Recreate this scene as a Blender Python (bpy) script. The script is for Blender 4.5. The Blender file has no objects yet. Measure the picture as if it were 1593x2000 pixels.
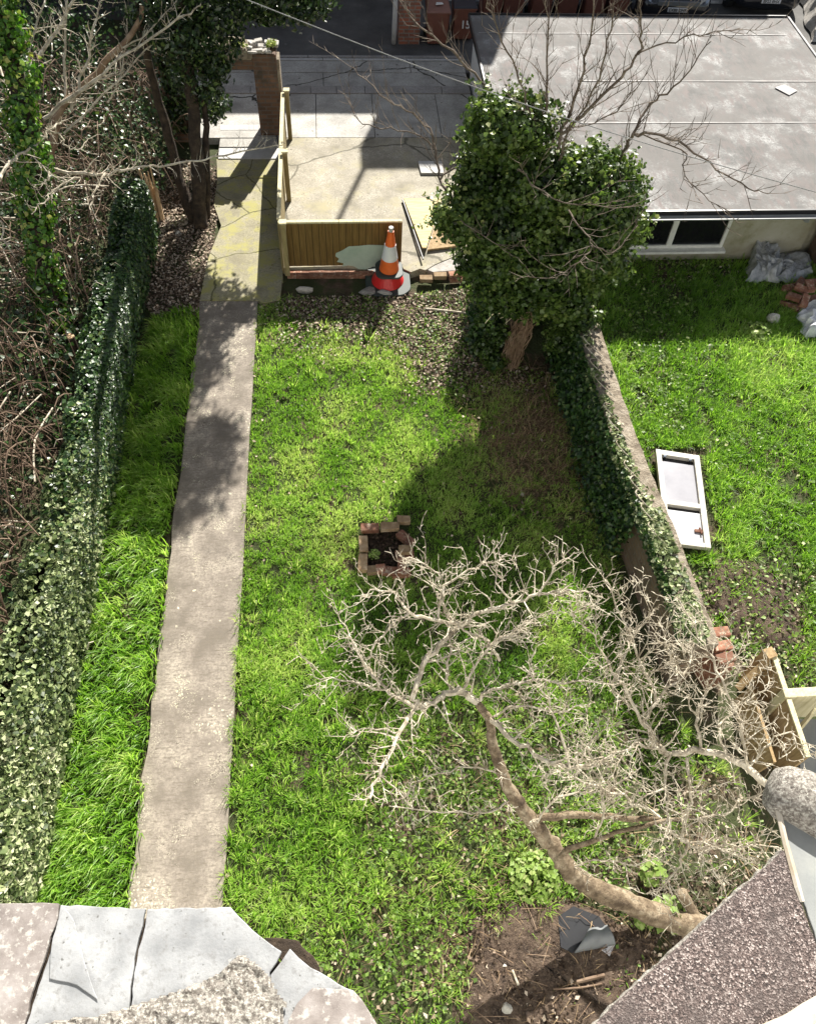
import bpy, bmesh, math, random
import numpy as np
from mathutils import Vector, Matrix
from math import radians as rad, sin, cos, pi
random.seed(7); RN = np.random.RandomState(11)
S = bpy.context.scene; COL = S.collection
# ------------------------------------------------------------------ camera
F = 1600.; H = 8.4
def nrm(a): return a/np.linalg.norm(a)
_Z = -nrm(np.array([-75., -1130., -F])); _v = np.array([-196., 2270., -F])
_Y = nrm(_v-_v.dot(_Z)*_Z); _X = np.cross(_Y, _Z); R = np.array([_X, _Y, _Z])
cd = bpy.data.cameras.new('camera'); cam = bpy.data.objects.new('camera', cd); COL.objects.link(cam)
cd.sensor_fit = 'HORIZONTAL'; cd.sensor_width = 36; cd.lens = 36*F/1593; cd.clip_start = .05; cd.clip_end = 500
cam.matrix_world = Matrix.Translation((0, 0, H)) @ Matrix(R.tolist()).to_4x4()
S.camera = cam
# ------------------------------------------------------------------ light
SUN_EL, SUN_AZ = 36.5, 18.          # azimuth from +Y towards +X
W = bpy.data.worlds.new('World'); S.world = W; W.use_nodes = True
nt = W.node_tree; sky = nt.nodes.new('ShaderNodeTexSky'); sky.sky_type = 'NISHITA'; sky.sun_disc = False
sky.sun_elevation = rad(SUN_EL); sky.sun_rotation = rad(SUN_AZ)
hs_ = nt.nodes.new('ShaderNodeHueSaturation'); hs_.inputs['Saturation'].default_value = .5; nt.links.new(sky.outputs[0], hs_.inputs['Color']); nt.links.new(hs_.outputs[0], nt.nodes['Background'].inputs[0]); nt.nodes['Background'].inputs[1].default_value = .05
sl = bpy.data.lights.new('sun', 'SUN'); sl.energy = 5.0; sl.angle = rad(.5); sl.color = (1, .95, .87)
so = bpy.data.objects.new('sun', sl); COL.objects.link(so)
sd = Vector((sin(rad(SUN_AZ))*cos(rad(SUN_EL)), cos(rad(SUN_AZ))*cos(rad(SUN_EL)), sin(rad(SUN_EL))))
so.rotation_euler = sd.to_track_quat('Z', 'Y').to_euler(); so.location = sd*40
S.view_settings.view_transform = 'Standard'; S.view_settings.look = 'None'
S.view_settings.exposure = 1.35; S.view_settings.gamma = 1
S.cycles.max_bounces = 6; S.cycles.transparent_max_bounces = 8

# ------------------------------------------------------------------ geometry helpers
def at(u, v, z=0.):
    d = R@np.array([u-796.5, 1000-v, -F]); return Vector((np.array([0, 0, H])+d*(z-H)/d[2]).tolist())
def aty(u, v, y):
    d = R@np.array([u-796.5, 1000-v, -F]); return Vector((np.array([0, 0, H])+d*y/d[1]).tolist())
def atx(u, v, x):
    d = R@np.array([u-796.5, 1000-v, -F]); return Vector((np.array([0, 0, H])+d*x/d[0]).tolist())
def projn(P):
    c = (np.asarray(P)-[0, 0, H])@R; return 796.5+F*c[:, 0]/-c[:, 2], 1000-F*c[:, 1]/-c[:, 2]
def _h(ix, iy, s):
    v = np.sin(ix*127.1+iy*311.7+s*74.7)*43758.5453; return v-np.floor(v)
def vn(x, y, sc=1., s=0.):
    x = np.asarray(x)*sc+s*13.7; y = np.asarray(y)*sc+s*7.3
    ix, iy = np.floor(x), np.floor(y); fx, fy = x-ix, y-iy; fx = fx*fx*(3-2*fx); fy = fy*fy*(3-2*fy)
    return (_h(ix, iy, s)*(1-fx)+_h(ix+1, iy, s)*fx)*(1-fy)+(_h(ix, iy+1, s)*(1-fx)+_h(ix+1, iy+1, s)*fx)*fy
def inpoly(u, v, P):
    r = np.zeros(len(u), bool); n = len(P)
    for i in range(n):
        x1, y1 = P[i]; x2, y2 = P[(i+1) % n]
        if y1 == y2: continue
        c = ((y1 > v) != (y2 > v)) & (u < (x2-x1)*(v-y1)/(y2-y1)+x1); r ^= c
    return r

# ------------------------------------------------------------------ object helpers
def tag(o, label=None, cat=None, group=None, kind=None):
    if label: o['label'] = label
    if cat: o['category'] = cat
    if group: o['group'] = group
    if kind: o['kind'] = kind
    return o
def thing(name, label, cat, loc=(0, 0, 0), group=None, rz=0):
    o = bpy.data.objects.new(name, None); COL.objects.link(o); o.location = loc; o.rotation_euler.z = rz
    o.empty_display_size = .1
    return tag(o, label, cat, group)
class MB:
    def __init__(s): s.v = []; s.f = []
    def add(s, vs, fs):
        n = len(s.v); s.v += [tuple(p) for p in vs]; s.f += [tuple(i+n for i in f) for f in fs]; return s
    def box(s, lo, hi, m=None):
        x0, y0, z0 = lo; x1, y1, z1 = hi
        vs = [Vector(p) for p in ((x0, y0, z0), (x1, y0, z0), (x1, y1, z0), (x0, y1, z0), (x0, y0, z1), (x1, y0, z1), (x1, y1, z1), (x0, y1, z1))]
        if m is not None: vs = [m@p for p in vs]
        return s.add(vs, [(0, 3, 2, 1), (4, 5, 6, 7), (0, 1, 5, 4), (1, 2, 6, 5), (2, 3, 7, 6), (3, 0, 4, 7)])
    def cbox(s, c, d, rz=0, tilt=(0, 0)):
        m = Matrix.Translation(c) @ Matrix.Rotation(rz, 4, 'Z') @ Matrix.Rotation(tilt[0], 4, 'X') @ Matrix.Rotation(tilt[1], 4, 'Y')
        return s.box((-d[0]/2, -d[1]/2, -d[2]/2), (d[0]/2, d[1]/2, d[2]/2), m)
    def prism(s, pts, z0, z1):          # pts list of (x,y) or Vectors; z0/z1 number or list
        n = len(pts); a = z0 if hasattr(z0, '__len__') else [z0]*n; b = z1 if hasattr(z1, '__len__') else [z1]*n
        ar = sum(pts[i][0]*pts[(i+1) % n][1]-pts[(i+1) % n][0]*pts[i][1] for i in range(n))
        if ar < 0: pts = pts[::-1]; a = a[::-1]; b = b[::-1]
        vs = [(p[0], p[1], h) for p, h in zip(pts, a)]+[(p[0], p[1], h) for p, h in zip(pts, b)]
        return s.add(vs, [tuple(range(n-1, -1, -1)), tuple(range(n, 2*n))]+[(i, (i+1) % n, (i+1) % n+n, i+n) for i in range(n)])
    def tube(s, pts, rs, n=6, cap=True):
        pts = [Vector(p) for p in pts]; k = len(pts)
        if not hasattr(rs, '__len__'): rs = [rs]*k
        t0 = (pts[1]-pts[0]).normalized(); u = t0.orthogonal().normalized(); vs = []
        for i, p in enumerate(pts):
            t = (pts[min(i+1, k-1)]-pts[max(i-1, 0)]).normalized(); u = (u-t*u.dot(t))
            u = u.normalized() if u.length > 1e-6 else t.orthogonal().normalized(); w = t.cross(u)
            for j in range(n):
                a = 2*pi*j/n; vs.append(p+(u*cos(a)+w*sin(a))*rs[i])
        fs = [(i*n+j, i*n+(j+1) % n, (i+1)*n+(j+1) % n, (i+1)*n+j) for i in range(k-1) for j in range(n)]
        if cap: fs += [tuple(range(n-1, -1, -1)), tuple((k-1)*n+j for j in range(n))]
        return s.add(vs, fs)
    def build(s, name, mat, parent=None, smooth=False, bevel=0, local=False):
        me = bpy.data.meshes.new(name); o = bpy.data.objects.new(name, me); COL.objects.link(o)
        vs = s.v
        if parent is not None and not local:
            L = parent.location; vs = [(x-L[0], y-L[1], z-L[2]) for x, y, z in vs]
        me.from_pydata(vs, [], s.f); me.update(); me.materials.append(mat)
        if parent is not None: o.parent = parent
        if smooth: me.shade_smooth()
        if bevel:
            b = o.modifiers.new('b', 'BEVEL'); b.width = bevel; b.segments = 2; b.limit_method = 'ANGLE'; b.angle_limit = rad(40)
        return o
def npmesh(name, V, faces, mat, rnd=None, parent=None, smooth=False):
    """faces = list of int arrays (m,3) / (m,4)"""
    me = bpy.data.meshes.new(name); V = np.asarray(V, np.float32)
    if parent is not None: V = V-np.array(parent.location, np.float32)
    me.vertices.add(len(V)); me.vertices.foreach_set('co', V.ravel())
    tot = np.concatenate([np.full(len(f), f.shape[1], np.int32) for f in faces]); lo = np.concatenate([f.ravel() for f in faces]).astype(np.int32)
    me.loops.add(len(lo)); me.loops.foreach_set('vertex_index', lo)
    me.polygons.add(len(tot)); me.polygons.foreach_set('loop_start', np.concatenate([[0], np.cumsum(tot)[:-1]]).astype(np.int32)); me.polygons.foreach_set('loop_total', tot)
    me.update(calc_edges=True); me.validate()
    if rnd is not None:
        a = me.attributes.new('tone', 'FLOAT', 'POINT'); a.data.foreach_set('value', np.asarray(rnd, np.float32))
    me.materials.append(mat); o = bpy.data.objects.new(name, me); COL.objects.link(o)
    if smooth: me.shade_smooth()
    if parent is not None: o.parent = parent
    return o
def dup(root, loc, rz=None, label=None, rot=None):
    r = root.copy(); COL.objects.link(r); r.location = loc
    if rot is not None: r.rotation_euler = rot
    elif rz is not None: r.rotation_euler.z = rz
    if label: r['label'] = label
    for c in root.children:
        d = c.copy(); COL.objects.link(d); d.parent = r
        for g in c.children: e = g.copy(); COL.objects.link(e); e.parent = d
    return r

# ------------------------------------------------------------------ materials
def nodes(name):
    m = bpy.data.materials.new(name); m.use_nodes = True; t = m.node_tree; b = t.nodes['Principled BSDF']
    return m, t, b
def N(t, typ, **k):
    n = t.nodes.new('ShaderNode'+typ)
    for a, v in k.items():
        if a.startswith('i_'):
            key = a[2:]; key = int(key) if key.isdigit() else key.replace('_', ' '); n.inputs[key].default_value = v
        else: setattr(n, a, v)
    return n
def ramp(t, fac, stops):
    r = N(t, 'ValToRGB'); e = r.color_ramp.elements
    while len(e) < len(stops): e.new(.5)
    for x, (p, c) in zip(e, stops): x.position = p; x.color = (*c, 1) if len(c) == 3 else c
    t.links.new(fac, r.inputs[0]); return r.outputs[0]
def mix(t, fac, a, b, mode='MIX'):
    m = N(t, 'Mix', data_type='RGBA', blend_type=mode)
    for s, x in ((0, fac), (6, a), (7, b)):
        if hasattr(x, 'links'): t.links.new(x, m.inputs[s])
        else: m.inputs[s].default_value = x if s == 0 else ((*x, 1) if len(x) == 3 else x)
    return m.outputs[2]
def coords(t): return N(t, 'NewGeometry').outputs['Position']
def noise(t, vec, sc, det=5, rough=.6, stretch=None, out=0):
    if stretch:
        mp = N(t, 'Mapping'); t.links.new(vec, mp.inputs[0]); mp.inputs['Scale'].default_value = stretch; vec = mp.outputs[0]
    n = N(t, 'TexNoise', i_Scale=sc, i_Detail=det, i_Roughness=rough); t.links.new(vec, n.inputs['Vector']); return n.outputs[out]
def bump(t, b, h, st=.4, d=.01):
    n = N(t, 'Bump', i_Strength=st, i_Distance=d); t.links.new(h, n.inputs['Height']); t.links.new(n.outputs[0], b.inputs['Normal'])
def thresh(t, x, lo, hi):
    m = N(t, 'MapRange', i_1=lo, i_2=hi); t.links.new(x, m.inputs[0]); return m.outputs[0]
def objpos(t): return N(t, 'TexCoord').outputs['Object']
def mottled(name, stops, sc=6, rough=.85, bs=40, bst=.4, bd=.01, spots=None, fine=None, obj=False, streak=None, spec=.4, vary=0):
    m, t, b = nodes(name); p = objpos(t) if obj else coords(t)
    if obj:
        oi = N(t, 'ObjectInfo'); ad = N(t, 'VectorMath', operation='ADD'); mul = N(t, 'VectorMath', operation='SCALE'); mul.inputs[0].default_value = (17, 31, 23)
        t.links.new(oi.outputs['Random'], mul.inputs['Scale']); t.links.new(p, ad.inputs[0]); t.links.new(mul.outputs[0], ad.inputs[1]); p = ad.outputs[0]
    c = ramp(t, noise(t, p, sc, 7, .65, streak), stops)
    if fine: c = mix(t, thresh(t, noise(t, p, fine[0], 4, .7), fine[1], fine[2]), c, fine[3])
    for s in spots or []:      # (scale, radius, jitter, colour)
        v = N(t, 'TexVoronoi', i_Scale=s[0]); t.links.new(mix(t, min(.5, 1.1/s[0]), p, noise(t, p, s[0]*1.2, 2, .6, None, 1)), v.inputs['Vector'])
        g = noise(t, p, s[0]*.45, 3); k = N(t, 'Math', operation='MULTIPLY'); t.links.new(thresh(t, v.outputs[0], s[1], s[1]*.6), k.inputs[0]); t.links.new(thresh(t, g, s[2], s[2]+.06), k.inputs[1])
        c = mix(t, k.outputs[0], c, s[3])
    if vary:
        oi = N(t, 'ObjectInfo'); hs = N(t, 'HueSaturation'); t.links.new(c, hs.inputs['Color']); t.links.new(thresh(t, oi.outputs['Random'], 0, 1), hs.inputs['Value'])
        hs.inputs['Value'].default_value = 1; mr = N(t, 'MapRange', i_3=1-vary, i_4=1+vary); t.links.new(oi.outputs['Random'], mr.inputs[0]); t.links.new(mr.outputs[0], hs.inputs['Value']); c = hs.outputs[0]
    t.links.new(c, b.inputs['Base Color']); b.inputs['Roughness'].default_value = rough; b.inputs['Specular IOR Level'].default_value = spec
    if bst: bump(t, b, noise(t, p, bs, 6, .7), bst, bd)
    return m
def leafmat(name, stops, rough=.4, spec=.5, trans=.3, tcol=None):
    m = bpy.data.materials.new(name); m.use_nodes = True; t = m.node_tree; b = t.nodes['Principled BSDF']; o = t.nodes['Material Output']
    a = N(t, 'Attribute', attribute_name='tone'); c = ramp(t, a.outputs['Fac'], stops); t.links.new(c, b.inputs['Base Color'])
    b.inputs['Roughness'].default_value = rough; b.inputs['Specular IOR Level'].default_value = spec
    tr = N(t, 'BsdfTranslucent'); hs = N(t, 'HueSaturation', i_Value=1.5, i_Saturation=1.08); t.links.new(c, hs.inputs['Color']); t.links.new(hs.outputs[0], tr.inputs[0])
    ms = N(t, 'MixShader'); ms.inputs[0].default_value = trans; t.links.new(b.outputs[0], ms.inputs[1]); t.links.new(tr.outputs[0], ms.inputs[2]); t.links.new(ms.outputs[0], o.inputs[0])
    return m
def plain(name, c, rough=.5, metal=0, spec=.5, coat=0):
    m, t, b = nodes(name); n = noise(t, coords(t), 9, 4); cc = mix(t, thresh(t, n, .35, .75), c, tuple(x*.78 for x in c))
    t.links.new(cc, b.inputs['Base Color']); b.inputs['Roughness'].default_value = rough; b.inputs['Metallic'].default_value = metal; b.inputs['Specular IOR Level'].default_value = spec
    b.inputs['Coat Weight'].default_value = coat; return m
def brickmat(name, c1, c2, mort, sc=1., obj=False, axis='xz', bw=.215, rh=.075, ms=.012, dirt=(.05, .045, .035)):
    m, t, b = nodes(name); p = coords(t); sp = N(t, 'SeparateXYZ'); t.links.new(p, sp.inputs[0]); cb = N(t, 'CombineXYZ')
    ad = N(t, 'Math', operation='ADD'); t.links.new(sp.outputs[0], ad.inputs[0]); t.links.new(sp.outputs[1], ad.inputs[1])
    t.links.new(ad.outputs[0], cb.inputs[0]); t.links.new(sp.outputs[2], cb.inputs[1])
    bt = N(t, 'TexBrick', i_Scale=1., i_Mortar_Size=ms, i_Brick_Width=bw, i_Row_Height=rh, i_Mortar_Smooth=.3); t.links.new(cb.outputs[0], bt.inputs[0])
    bt.inputs['Color1'].default_value = (*c1, 1); bt.inputs['Color2'].default_value = (*c2, 1); bt.inputs['Mortar'].default_value = (*mort, 1)
    c = mix(t, thresh(t, noise(t, p, 5, 5), .5, .72), bt.outputs[0], dirt); t.links.new(c, b.inputs['Base Color']); b.inputs['Roughness'].default_value = .9
    iv = N(t, 'Math', operation='SUBTRACT', i_0=1.); t.links.new(bt.outputs[1], iv.inputs[1]); nn = N(t, 'Math', operation='ADD'); t.links.new(iv.outputs[0], nn.inputs[0]); t.links.new(noise(t, p, 60, 4), nn.inputs[1])
    bump(t, b, nn.outputs[0], .7, .008); return m
def crackpath(name, stops, crack=(.03, .028, .02), csc=.55, moss=None, lichen=None, band=None, cw=.012, fine=None):
    m, t, b = nodes(name); p = coords(t); c = ramp(t, noise(t, p, 2.2, 8, .62), stops)
    f = noise(t, p, 38, 5, .75); c = mix(t, thresh(t, f, .38, .7), c, tuple(x*.55 for x in stops[1][1]))
    if fine: c = mix(t, thresh(t, noise(t, p, fine[0], 3, .7, fine[4] if len(fine) > 4 else None), fine[1], fine[2]), c, fine[3])
    if moss: c = mix(t, thresh(t, noise(t, p, moss[0], 5, .7), moss[1], moss[2]), c, moss[3])
    for s in lichen or []:
        v = N(t, 'TexVoronoi', i_Scale=s[0], feature='F1'); wv = mix(t, .06, p, noise(t, p, 20, 2, .5, None, 1)); t.links.new(wv, v.inputs['Vector'])
        k = N(t, 'Math', operation='MULTIPLY'); t.links.new(thresh(t, v.outputs[0], s[1], s[1]*.7), k.inputs[0]); t.links.new(thresh(t, noise(t, p, s[4], 2), s[2], s[2]+.08), k.inputs[1])
        c = mix(t, k.outputs[0], c, s[3])
    h = f
    if csc:
        wp = mix(t, .16, p, noise(t, p, 2.5, 4, .6, None, 1)); v = N(t, 'TexVoronoi', feature='DISTANCE_TO_EDGE', i_Scale=csc); t.links.new(wp, v.inputs['Vector'])
        e = thresh(t, v.outputs[0], cw, cw*.35); c = mix(t, e, c, crack); iv = N(t, 'Math', operation='SUBTRACT'); t.links.new(f, iv.inputs[0]); t.links.new(e, iv.inputs[1]); h = iv.outputs[0]
    t.links.new(c, b.inputs['Base Color']); b.inputs['Roughness'].default_value = .82; b.inputs['Specular IOR Level'].default_value = .35
    bump(t, b, h, .5, .006); return m

M = {}
M['soil'] = mottled('soil', [(.3, (.04, .027, .018)), (.5, (.10, .068, .045)), (.7, (.17, .125, .09))], 5, .95, 30, 1., .04, fine=(1.6, .38, .5, (.05, .062, .02)))
M['path'] = crackpath('path_concrete', [(.36, (.15, .128, .10)), (.5, (.25, .215, .175)), (.64, (.38, .335, .27))], csc=0, fine=(26, .52, .7, (.13, .11, .085), (.35, 1.6, 1)),
    lichen=[(9, .17, .55, (.62, .57, .42), 1.4), (26, .3, .58, (.55, .52, .38), 1.1), (5, .1, .5, (.07, .06, .045), 2.), (48, .36, .6, (.5, .47, .33), 2.3), (60, .36, .56, (.36, .325, .25), 3.), (34, .22, .54, (.08, .066, .05), 3.), (16, .12, .54, (.45, .41, .31), 2.)])
M['moss_path'] = crackpath('moss_path', [(.3, (.19, .17, .11)), (.5, (.30, .275, .18)), (.7, (.39, .36, .26))], csc=.9, moss=(3.8, .46, .62, (.30, .28, .10)), lichen=[(12, .2, .5, (.16, .15, .05), 2.)], cw=.011, crack=(.1, .095, .04))
M['parking'] = crackpath('parking_concrete', [(.34, (.2, .18, .13)), (.5, (.34, .31, .245)), (.66, (.47, .44, .36))], csc=.42, crack=(.12, .11, .08), moss=(2.6, .5, .72, (.32, .29, .18)), lichen=[(7, .16, .5, (.2, .18, .13), 1.5), (24, .26, .52, (.17, .15, .11), 1.1), (30, .26, .54, (.5, .48, .4), 1.4)], cw=.008)
M['alley'] = crackpath('alley_concrete', [(.34, (.25, .24, .22)), (.5, (.41, .395, .36)), (.66, (.53, .515, .475))], csc=.35, lichen=[(5, .14, .5, (.12, .11, .1), 1.5)], cw=.005)
M['kerb'] = crackpath('kerb_stone', [(.3, (.22, .21, .19)), (.52, (.34, .32, .3)), (.72, (.44, .43, .40))], csc=0)
M['asphalt'] = mottled('asphalt', [(.3, (.06, .058, .055)), (.55, (.10, .097, .092)), (.75, (.16, .155, .148))], 1.6, .9, 120, .5, .006, spots=[(3, .08, .5, (.14, .14, .13))])
M['slab'] = mottled('white_slab', [(.3, (.36, .355, .34)), (.7, (.5, .49, .475))], 6, .8, 50, .2)
M['felt_roof'] = crackpath('garage_roof_felt', [(.38, (.085, .083, .079)), (.5, (.16, .158, .152)), (.6, (.36, .36, .35))], csc=0, moss=(.8, .4, .66, (.125, .118, .11)), lichen=[(14, .25, .58, (.17, .15, .145), 1.3)], fine=(5, .46, .66, (.15, .125, .118), (1.8, .5, 1)))
M['seam'] = mottled('roof_seam', [(.3, (.25, .24, .23)), (.7, (.46, .45, .44))], 6, .8, 40, .2, spots=[(4, .3, .5, (.38, .36, .34))])
M['render'] = mottled('cream_render', [(.3, (.24, .22, .14)), (.5, (.37, .345, .255)), (.7, (.46, .44, .36))], 1.6, .9, 60, .3, fine=(2.4, .52, .75, (.20, .20, .085)))
M['whitewall'] = mottled('white_render', [(.3, (.55, .55, .54)), (.7, (.72, .72, .71))], 2, .85, 60, .2)
M['blackplastic'] = plain('black_plastic', (.02, .02, .022), .35)
M['greyplastic'] = plain('grey_gutter', (.25, .26, .26), .4)
M['whitepaint'] = plain('white_frame', (.78, .77, .72), .4)
M['glass'] = plain('dark_glass', (.012, .012, .014), .08, 0, .5)
M['stonewall'] = mottled('rendered_coping', [(.34, (.15, .12, .085)), (.5, (.28, .235, .175)), (.66, (.40, .35, .275))], 7, .95, 22, 1., .05, spots=[(18, .3, .5, (.45, .41, .31)), (9, .25, .52, (.1, .08, .055))])
M['oldbrick'] = brickmat('old_brick_wall', (.13, .085, .055), (.17, .11, .07), (.15, .12, .09), dirt=(.09, .065, .045))
M['pillarbrick'] = brickmat('pillar_brick', (.10, .055, .035), (.18, .10, .06), (.13, .10, .08), bw=.2, rh=.07)
M['pierbrick'] = brickmat('pier_brick', (.35, .12, .07), (.22, .09, .06), (.25, .22, .19), dirt=(.08, .08, .06))
M['housebrick'] = brickmat('house_brick', (.30, .15, .10), (.25, .12, .08), (.35, .32, .28))
M['whitebrick'] = brickmat('white_brick', (.62, .62, .63), (.7, .7, .7), (.4, .4, .42), dirt=(.4, .4, .4))
M['brick'] = mottled('loose_brick', [(.3, (.11, .045, .028)), (.5, (.21, .095, .058)), (.7, (.32, .19, .13))], 9, .92, 60, .6, .006, obj=True, vary=.3, fine=(14, .55, .7, (.42, .35, .26)))
M['palebrick'] = mottled('pale_brick', [(.3, (.15, .095, .055)), (.5, (.26, .18, .10)), (.7, (.36, .28, .19))], 9, .92, 60, .6, .006, obj=True, vary=.2, fine=(12, .6, .75, (.25, .14, .08)))
M['rubble'] = mottled('rubble', [(.3, (.2, .19, .17)), (.5, (.34, .32, .29)), (.7, (.45, .43, .4))], 7, .92, 30, .7, .015, obj=True, vary=.2)
M['whitestone'] = mottled('white_stone', [(.3, (.34, .32, .27)), (.7, (.55, .53, .47))], 9, .8, 40, .5, obj=True)
def timbermat(name, stops, board=.1, axis=0, vert=True):
    m, t, b = nodes(name); p = coords(t); st = [6, 6, .5] if vert else ([.6, 8, 8] if axis == 0 else [8, .6, 8])
    c = ramp(t, noise(t, p, 5, 6, .65, st), stops)
    sp = N(t, 'SeparateXYZ'); t.links.new(p, sp.inputs[0]); md = N(t, 'Math', operation='PINGPONG', i_1=board/2); t.links.new(sp.outputs[axis], md.inputs[0])
    g = thresh(t, md.outputs[0], .006, .0015); c = mix(t, g, c, tuple(x*.25 for x in stops[0][1]))
    t.links.new(c, b.inputs['Base Color']); b.inputs['Roughness'].default_value = .85
    iv = N(t, 'Math', operation='SUBTRACT'); t.links.new(noise(t, p, 14, 5, .6, st), iv.inputs[0]); t.links.new(g, iv.inputs[1]); bump(t, b, iv.outputs[0], .5, .006); return m
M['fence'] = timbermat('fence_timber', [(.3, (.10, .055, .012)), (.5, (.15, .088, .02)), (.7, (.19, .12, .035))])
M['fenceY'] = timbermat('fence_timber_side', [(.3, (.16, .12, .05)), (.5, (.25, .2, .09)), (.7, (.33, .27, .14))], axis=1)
M['railwood'] = timbermat('rail_timber', [(.3, (.38, .34, .19)), (.5, (.52, .47, .29)), (.7, (.6, .55, .38))], board=3)
M['plywood'] = timbermat('plywood', [(.3, (.40, .30, .12)), (.5, (.56, .45, .22)), (.7, (.64, .54, .32))], board=30, axis=0, vert=False)
M['oldwood'] = timbermat('weathered_timber', [(.3, (.17, .11, .045)), (.5, (.30, .205, .10)), (.7, (.40, .29, .15))], board=3, axis=0)
M['paintgreen'] = mottled('pale_green_paint', [(.3, (.30, .38, .31)), (.7, (.42, .49, .41))], 4, .7, 40, .15)
M['orange'] = plain('cone_orange', (.78, .14, .025), .45)
M['red'] = plain('cone_red', (.62, .02, .02), .4)
M['reflect'] = plain('cone_band', (.72, .72, .74), .35)
M['rubber'] = plain('cone_base', (.035, .05, .045), .6)
M['bark'] = mottled('apple_bark', [(.34, (.09, .062, .038)), (.5, (.22, .165, .105)), (.66, (.40, .33, .23))], 8, .9, 30, 1., .03, fine=(30, .55, .75, (.06, .04, .025)))
M['twig'] = mottled('twig_bark', [(.34, (.22, .18, .125)), (.5, (.43, .38, .29)), (.64, (.58, .53, .43))], 12, .85, 60, .4, .004)
M['twigbrown'] = mottled('brown_twig', [(.3, (.14, .085, .05)), (.5, (.24, .16, .10)), (.7, (.36, .27, .19))], 6, .85, 60, .3, .004)
M['darktwig'] = mottled('dark_twig', [(.3, (.07, .05, .035)), (.5, (.13, .10, .075)), (.7, (.24, .2, .155))], 7, .85, 60, .3, .004)
M['bramble'] = mottled('bramble_stem', [(.3, (.055, .035, .022)), (.5, (.14, .092, .06)), (.7, (.28, .21, .145))], 3, .85, 60, .3, .003)
M['darkbark'] = mottled('dark_bark', [(.3, (.015, .011, .008)), (.5, (.04, .028, .018)), (.7, (.085, .06, .038))], 10, .95, 30, .9, .02)
M['stumpwood'] = mottled('sawn_wood', [(.3, (.42, .27, .14)), (.7, (.62, .45, .27))], 8, .8, 60, .3)
M['slate'] = mottled('slate_tile', [(.34, (.19, .196, .2)), (.5, (.27, .276, .28)), (.62, (.34, .345, .345))], 7, .55, 30, .5, .006, fine=(28, .5, .75, (.15, .15, .148)), spots=[(22, .16, .5, (.36, .36, .34)), (40, .2, .5, (.11, .11, .105))])
M['lichenslate'] = mottled('lichen_slate', [(.3, (.13, .11, .10)), (.5, (.21, .185, .17)), (.7, (.29, .265, .25))], 9, .85, 40, .5, .006, fine=(30, .52, .62, (.36, .34, .31)))
M['mortar'] = mottled('rough_mortar', [(.34, (.11, .095, .08)), (.5, (.26, .235, .205)), (.64, (.42, .395, .355))], 45, .95, 50, 1., .02, fine=(90, .52, .6, (.5, .48, .42)), spots=[(35, .25, .54, (.08, .068, .06)), (11, .1, .62, (.4, .36, .08))])
M['mineral_old'] = mottled('mineral_felt', [(.36, (.04, .03, .026)), (.5, (.115, .085, .078)), (.62, (.25, .2, .185))], 55, .9, 110, 1., .012, spots=[(80, .4, .42, (.33, .28, .26))])
m, t, b = nodes('mineral_felt'); p = coords(t); v_ = N(t, 'TexVoronoi', i_Scale=175.); t.links.new(mix(t, .006, p, noise(t, p, 90, 2, .5, None, 1)), v_.inputs['Vector'])
sp_ = N(t, 'SeparateColor'); t.links.new(v_.outputs['Color'], sp_.inputs[0]); c = ramp(t, sp_.outputs[0], [(.1, (.03, .022, .02)), (.45, (.085, .062, .055)), (.75, (.16, .122, .11)), (.95, (.36, .31, .285))])
c = mix(t, thresh(t, noise(t, p, 5, 5), .45, .7), c, (.07, .055, .05)); t.links.new(c, b.inputs['Base Color']); b.inputs['Roughness'].default_value = .9; bump(t, b, v_.outputs['Distance'], .8, .006); M['mineral'] = m
M['lead'] = mottled('lead_flashing', [(.3, (.16, .17, .17)), (.5, (.21, .22, .215)), (.7, (.28, .285, .265))], 3, .6, 20, .15, spots=[(12, .16, .5, (.24, .25, .22))])
M['trim'] = mottled('cream_trim', [(.3, (.36, .29, .2)), (.6, (.5, .46, .39))], 4, .7, 20, .2)
M['bin'] = plain('brown_bin', (.20, .075, .05), .55)
M['bindark'] = plain('dark_bin_lid', (.03, .03, .04), .45)
M['binlid'] = plain('brown_bin_lid', (.25, .12, .09), .5)
M['whitemark'] = plain('white_marking', (.8, .8, .78), .5)
M['carpaint'] = plain('black_car_paint', (.012, .013, .018), .2, 0, .5, 1.)
M['chrome'] = plain('headlamp', (.5, .55, .6), .1, .8)
M['tyre'] = plain('tyre_rubber', (.02, .02, .02), .85)
M['plate'] = plain('number_plate', (.75, .75, .76), .4)
M['ink'] = plain('plate_lettering', (.02, .02, .02), .5)
M['felt_black'] = plain('black_membrane', (.012, .013, .016), .5)
M['felt_grey'] = plain('grey_membrane', (.16, .17, .175), .55)
M['pane'] = mottled('dusty_pane', [(.3, (.24, .24, .265)), (.7, (.31, .31, .335))], 3, .25, 10, .05)
M['doorwhite'] = mottled('white_door_panel', [(.3, (.40, .40, .425)), (.7, (.48, .48, .50))], 2, .45, 10, .05)
M['frame'] = mottled('cream_frame', [(.3, (.46, .44, .37)), (.7, (.56, .54, .47))], 4, .5, 20, .1)
M['wire'] = plain('wire', (.25, .25, .24), .5)
M['moss'] = leafmat('moss_leaf', [(0, (.10, .15, .02)), (.5, (.2, .26, .04)), (1, (.4, .42, .12))], .7, .2, .2)
m, t, b = nodes('plastic_sheet'); t.links.new(ramp(t, noise(t, coords(t), 12, 4), [(.3, (.20, .21, .22)), (.7, (.42, .43, .44))]), b.inputs['Base Color']); b.inputs['Roughness'].default_value = .22; M['sheet'] = m
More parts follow.
